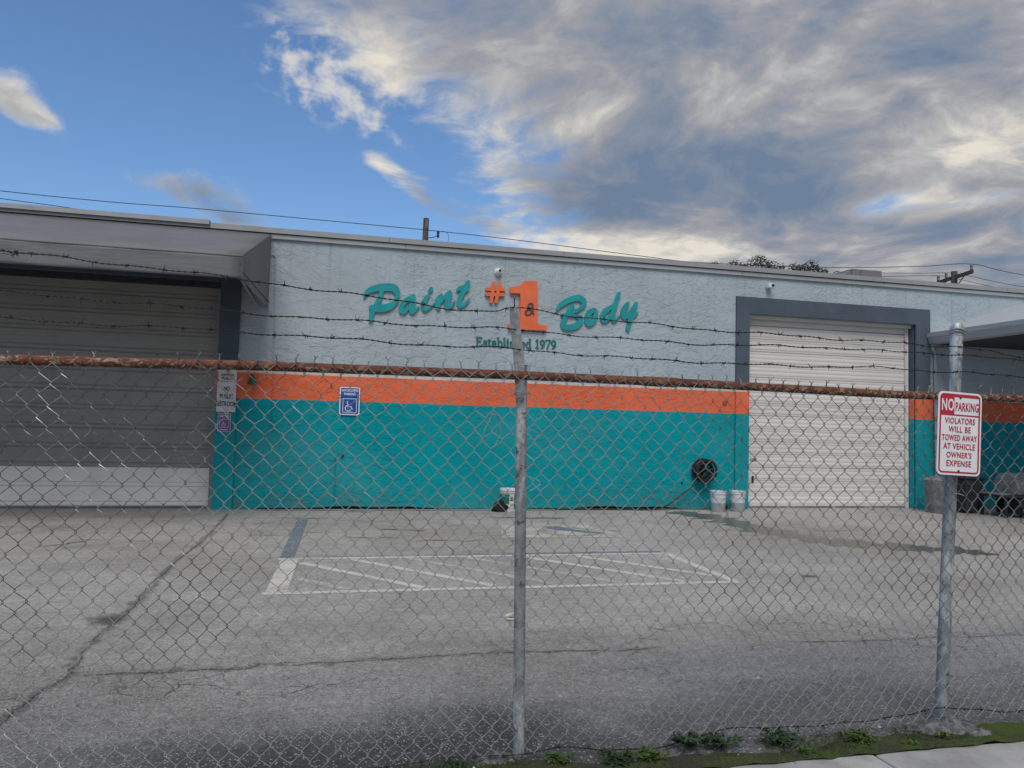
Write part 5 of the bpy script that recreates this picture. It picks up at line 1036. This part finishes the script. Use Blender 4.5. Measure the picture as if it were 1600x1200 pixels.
WE = [(.62, 3.50, .09, .05, 0, 'low dark weeds beside the middle post foot, on its left'), (1.125, 3.50, .07, .07, 1, 'small bright weed just right of the middle post foot'), (1.39, 3.46, .09, .08, 0, 'second weed clump right of the middle post'),
      (1.547, 3.45, .07, .07, 1, 'pale yellowish weed between darker clumps right of the middle post'), (1.80, 3.53, .12, .12, 0, 'broad dark weed clump midway between the two posts, its left half'), (1.96, 3.52, .10, .11, 0, 'dark weed clump midway between the posts, its right half'),
      (2.27, 3.50, .11, .11, 0, 'bushy dark weed left of the sidewalk joint'), (2.35, 3.37, .05, .04, 1, 'tiny light green weed nearest the slab edge'), (2.70, 3.47, .10, .07, 1, 'spreading green weed above the sidewalk joint'), (2.93, 3.36, .045, .035, 1, 'tiny weed just left of the right post footing'),
      (3.16, 3.40, .05, .05, 1, 'thin stemmed weed at the foot of the right post'), (7.70, 13.72, .06, .22, 0, 'small dark weed between the two open pails')]
for i, (x, y, r, h, k, lb) in enumerate(WE): weed(lb, x, y, r*1.15, h*.7, (M_weedd, M_weed)[k], 26 if r > .08 else 15, 40+i)
gr = MB(); rn = random.Random(9)
for _ in range(11000):
    x = rn.uniform(-.4, 4.5); y = 3.305+rn.random()**1.2*.26
    if math.sin(x*3.1)+math.sin(x*7.7+2)+.8*math.sin(x*17.3)+rn.uniform(-1.2, 1.2) < .1: continue
    p_ = Vector((x, y, .008)); d = Vector((rn.gauss(0, 1), rn.gauss(0, 1), rn.uniform(.2, 1.6))).normalized()
    if rn.random() < .45: leafq(gr, p_, d, rn.uniform(.02, .055), rn.uniform(.0010, .0018))
    else: leafq(gr, p_, d, rn.uniform(.008, .020), rn.uniform(.002, .005))
struct(tag(gr.build('moss_and_grass', M_weed), 'short moss and grass along the slab edge', 'moss'), 'stuff')
M_stone = plain('pale_stone', (.42, .41, .38), .9, var=.2, scale=30)
for i, (x, y, s, lb) in enumerate(((.715, 3.50, .022, 'pale stone left of the middle post foot'), (1.735, 3.40, .020, 'pale stone on the moss left of the sidewalk joint'), (1.985, 3.40, .024, 'whitish stone on the mossy verge midway between posts'), (2.74, 4.46, .020, 'white pebble on the asphalt left of the right post'), (1.39, 4.36, .014, 'small pebble on the asphalt right of the middle post'), (2.95, 3.62, .016, 'pebble beside the bottom wire near the right post'))):
    tag(lump(x, y, s, s*.8, s*.9, M_stone, 'stone', None, 9, 60+i), lb, 'stone')
gv = MB(); rn = random.Random(31)
for _ in range(1500):
    x = rn.uniform(-2.2, 4.6); y = 3.5+abs(rn.gauss(0, .55)); s = rn.uniform(.002, .0055); b_ = len(gv.V)
    gv.V += [(x+s, y, .001), (x-s*.6, y+s, .001), (x-s*.6, y-s, .001), (x, y, .001+s*1.1)]; gv.F += [(b_, b_+1, b_+3), (b_+1, b_+2, b_+3), (b_+2, b_, b_+3)]
struct(tag(gv.build('loose_gravel', plain('gravel', (.30, .30, .30), .9, var=.6, scale=150)), 'loose stone chips on the asphalt behind the fence', 'gravel'), 'stuff')
M_dry = plain('dry_leaf', (.50, .48, .36), .8, var=.15)
lfm = MB(); leafq(lfm, Vector((1.47, 6.12, .02)), Vector((.8, .5, .35)).normalized(), .11, .022); leafq(lfm, Vector((1.46, 6.08, .018)), Vector((.95, -.2, .1)).normalized(), .09, .018)
tag(lfm.build('fallen_leaf', M_dry), 'pale curled leaf lying on the asphalt left of the middle post', 'leaf')

# ------------------------------------------------------------------ put every Empty at its thing's base
bpy.context.view_layer.update()
def world_pts(o):
    for c in o.children:
        if c.type == 'MESH':
            for v in c.bound_box: yield c.matrix_world @ Vector(v)
        yield from world_pts(c)
for o in [o for o in COL.objects if o.type == 'EMPTY' and o.parent is None]:
    P = list(world_pts(o))
    if not P: continue
    l_ = Vector(((min(p.x for p in P)+max(p.x for p in P))/2, (min(p.y for p in P)+max(p.y for p in P))/2, min(p.z for p in P)))
    o.location = l_
    for c in o.children: c.location = Vector(c.location)-l_
bpy.context.view_layer.update()
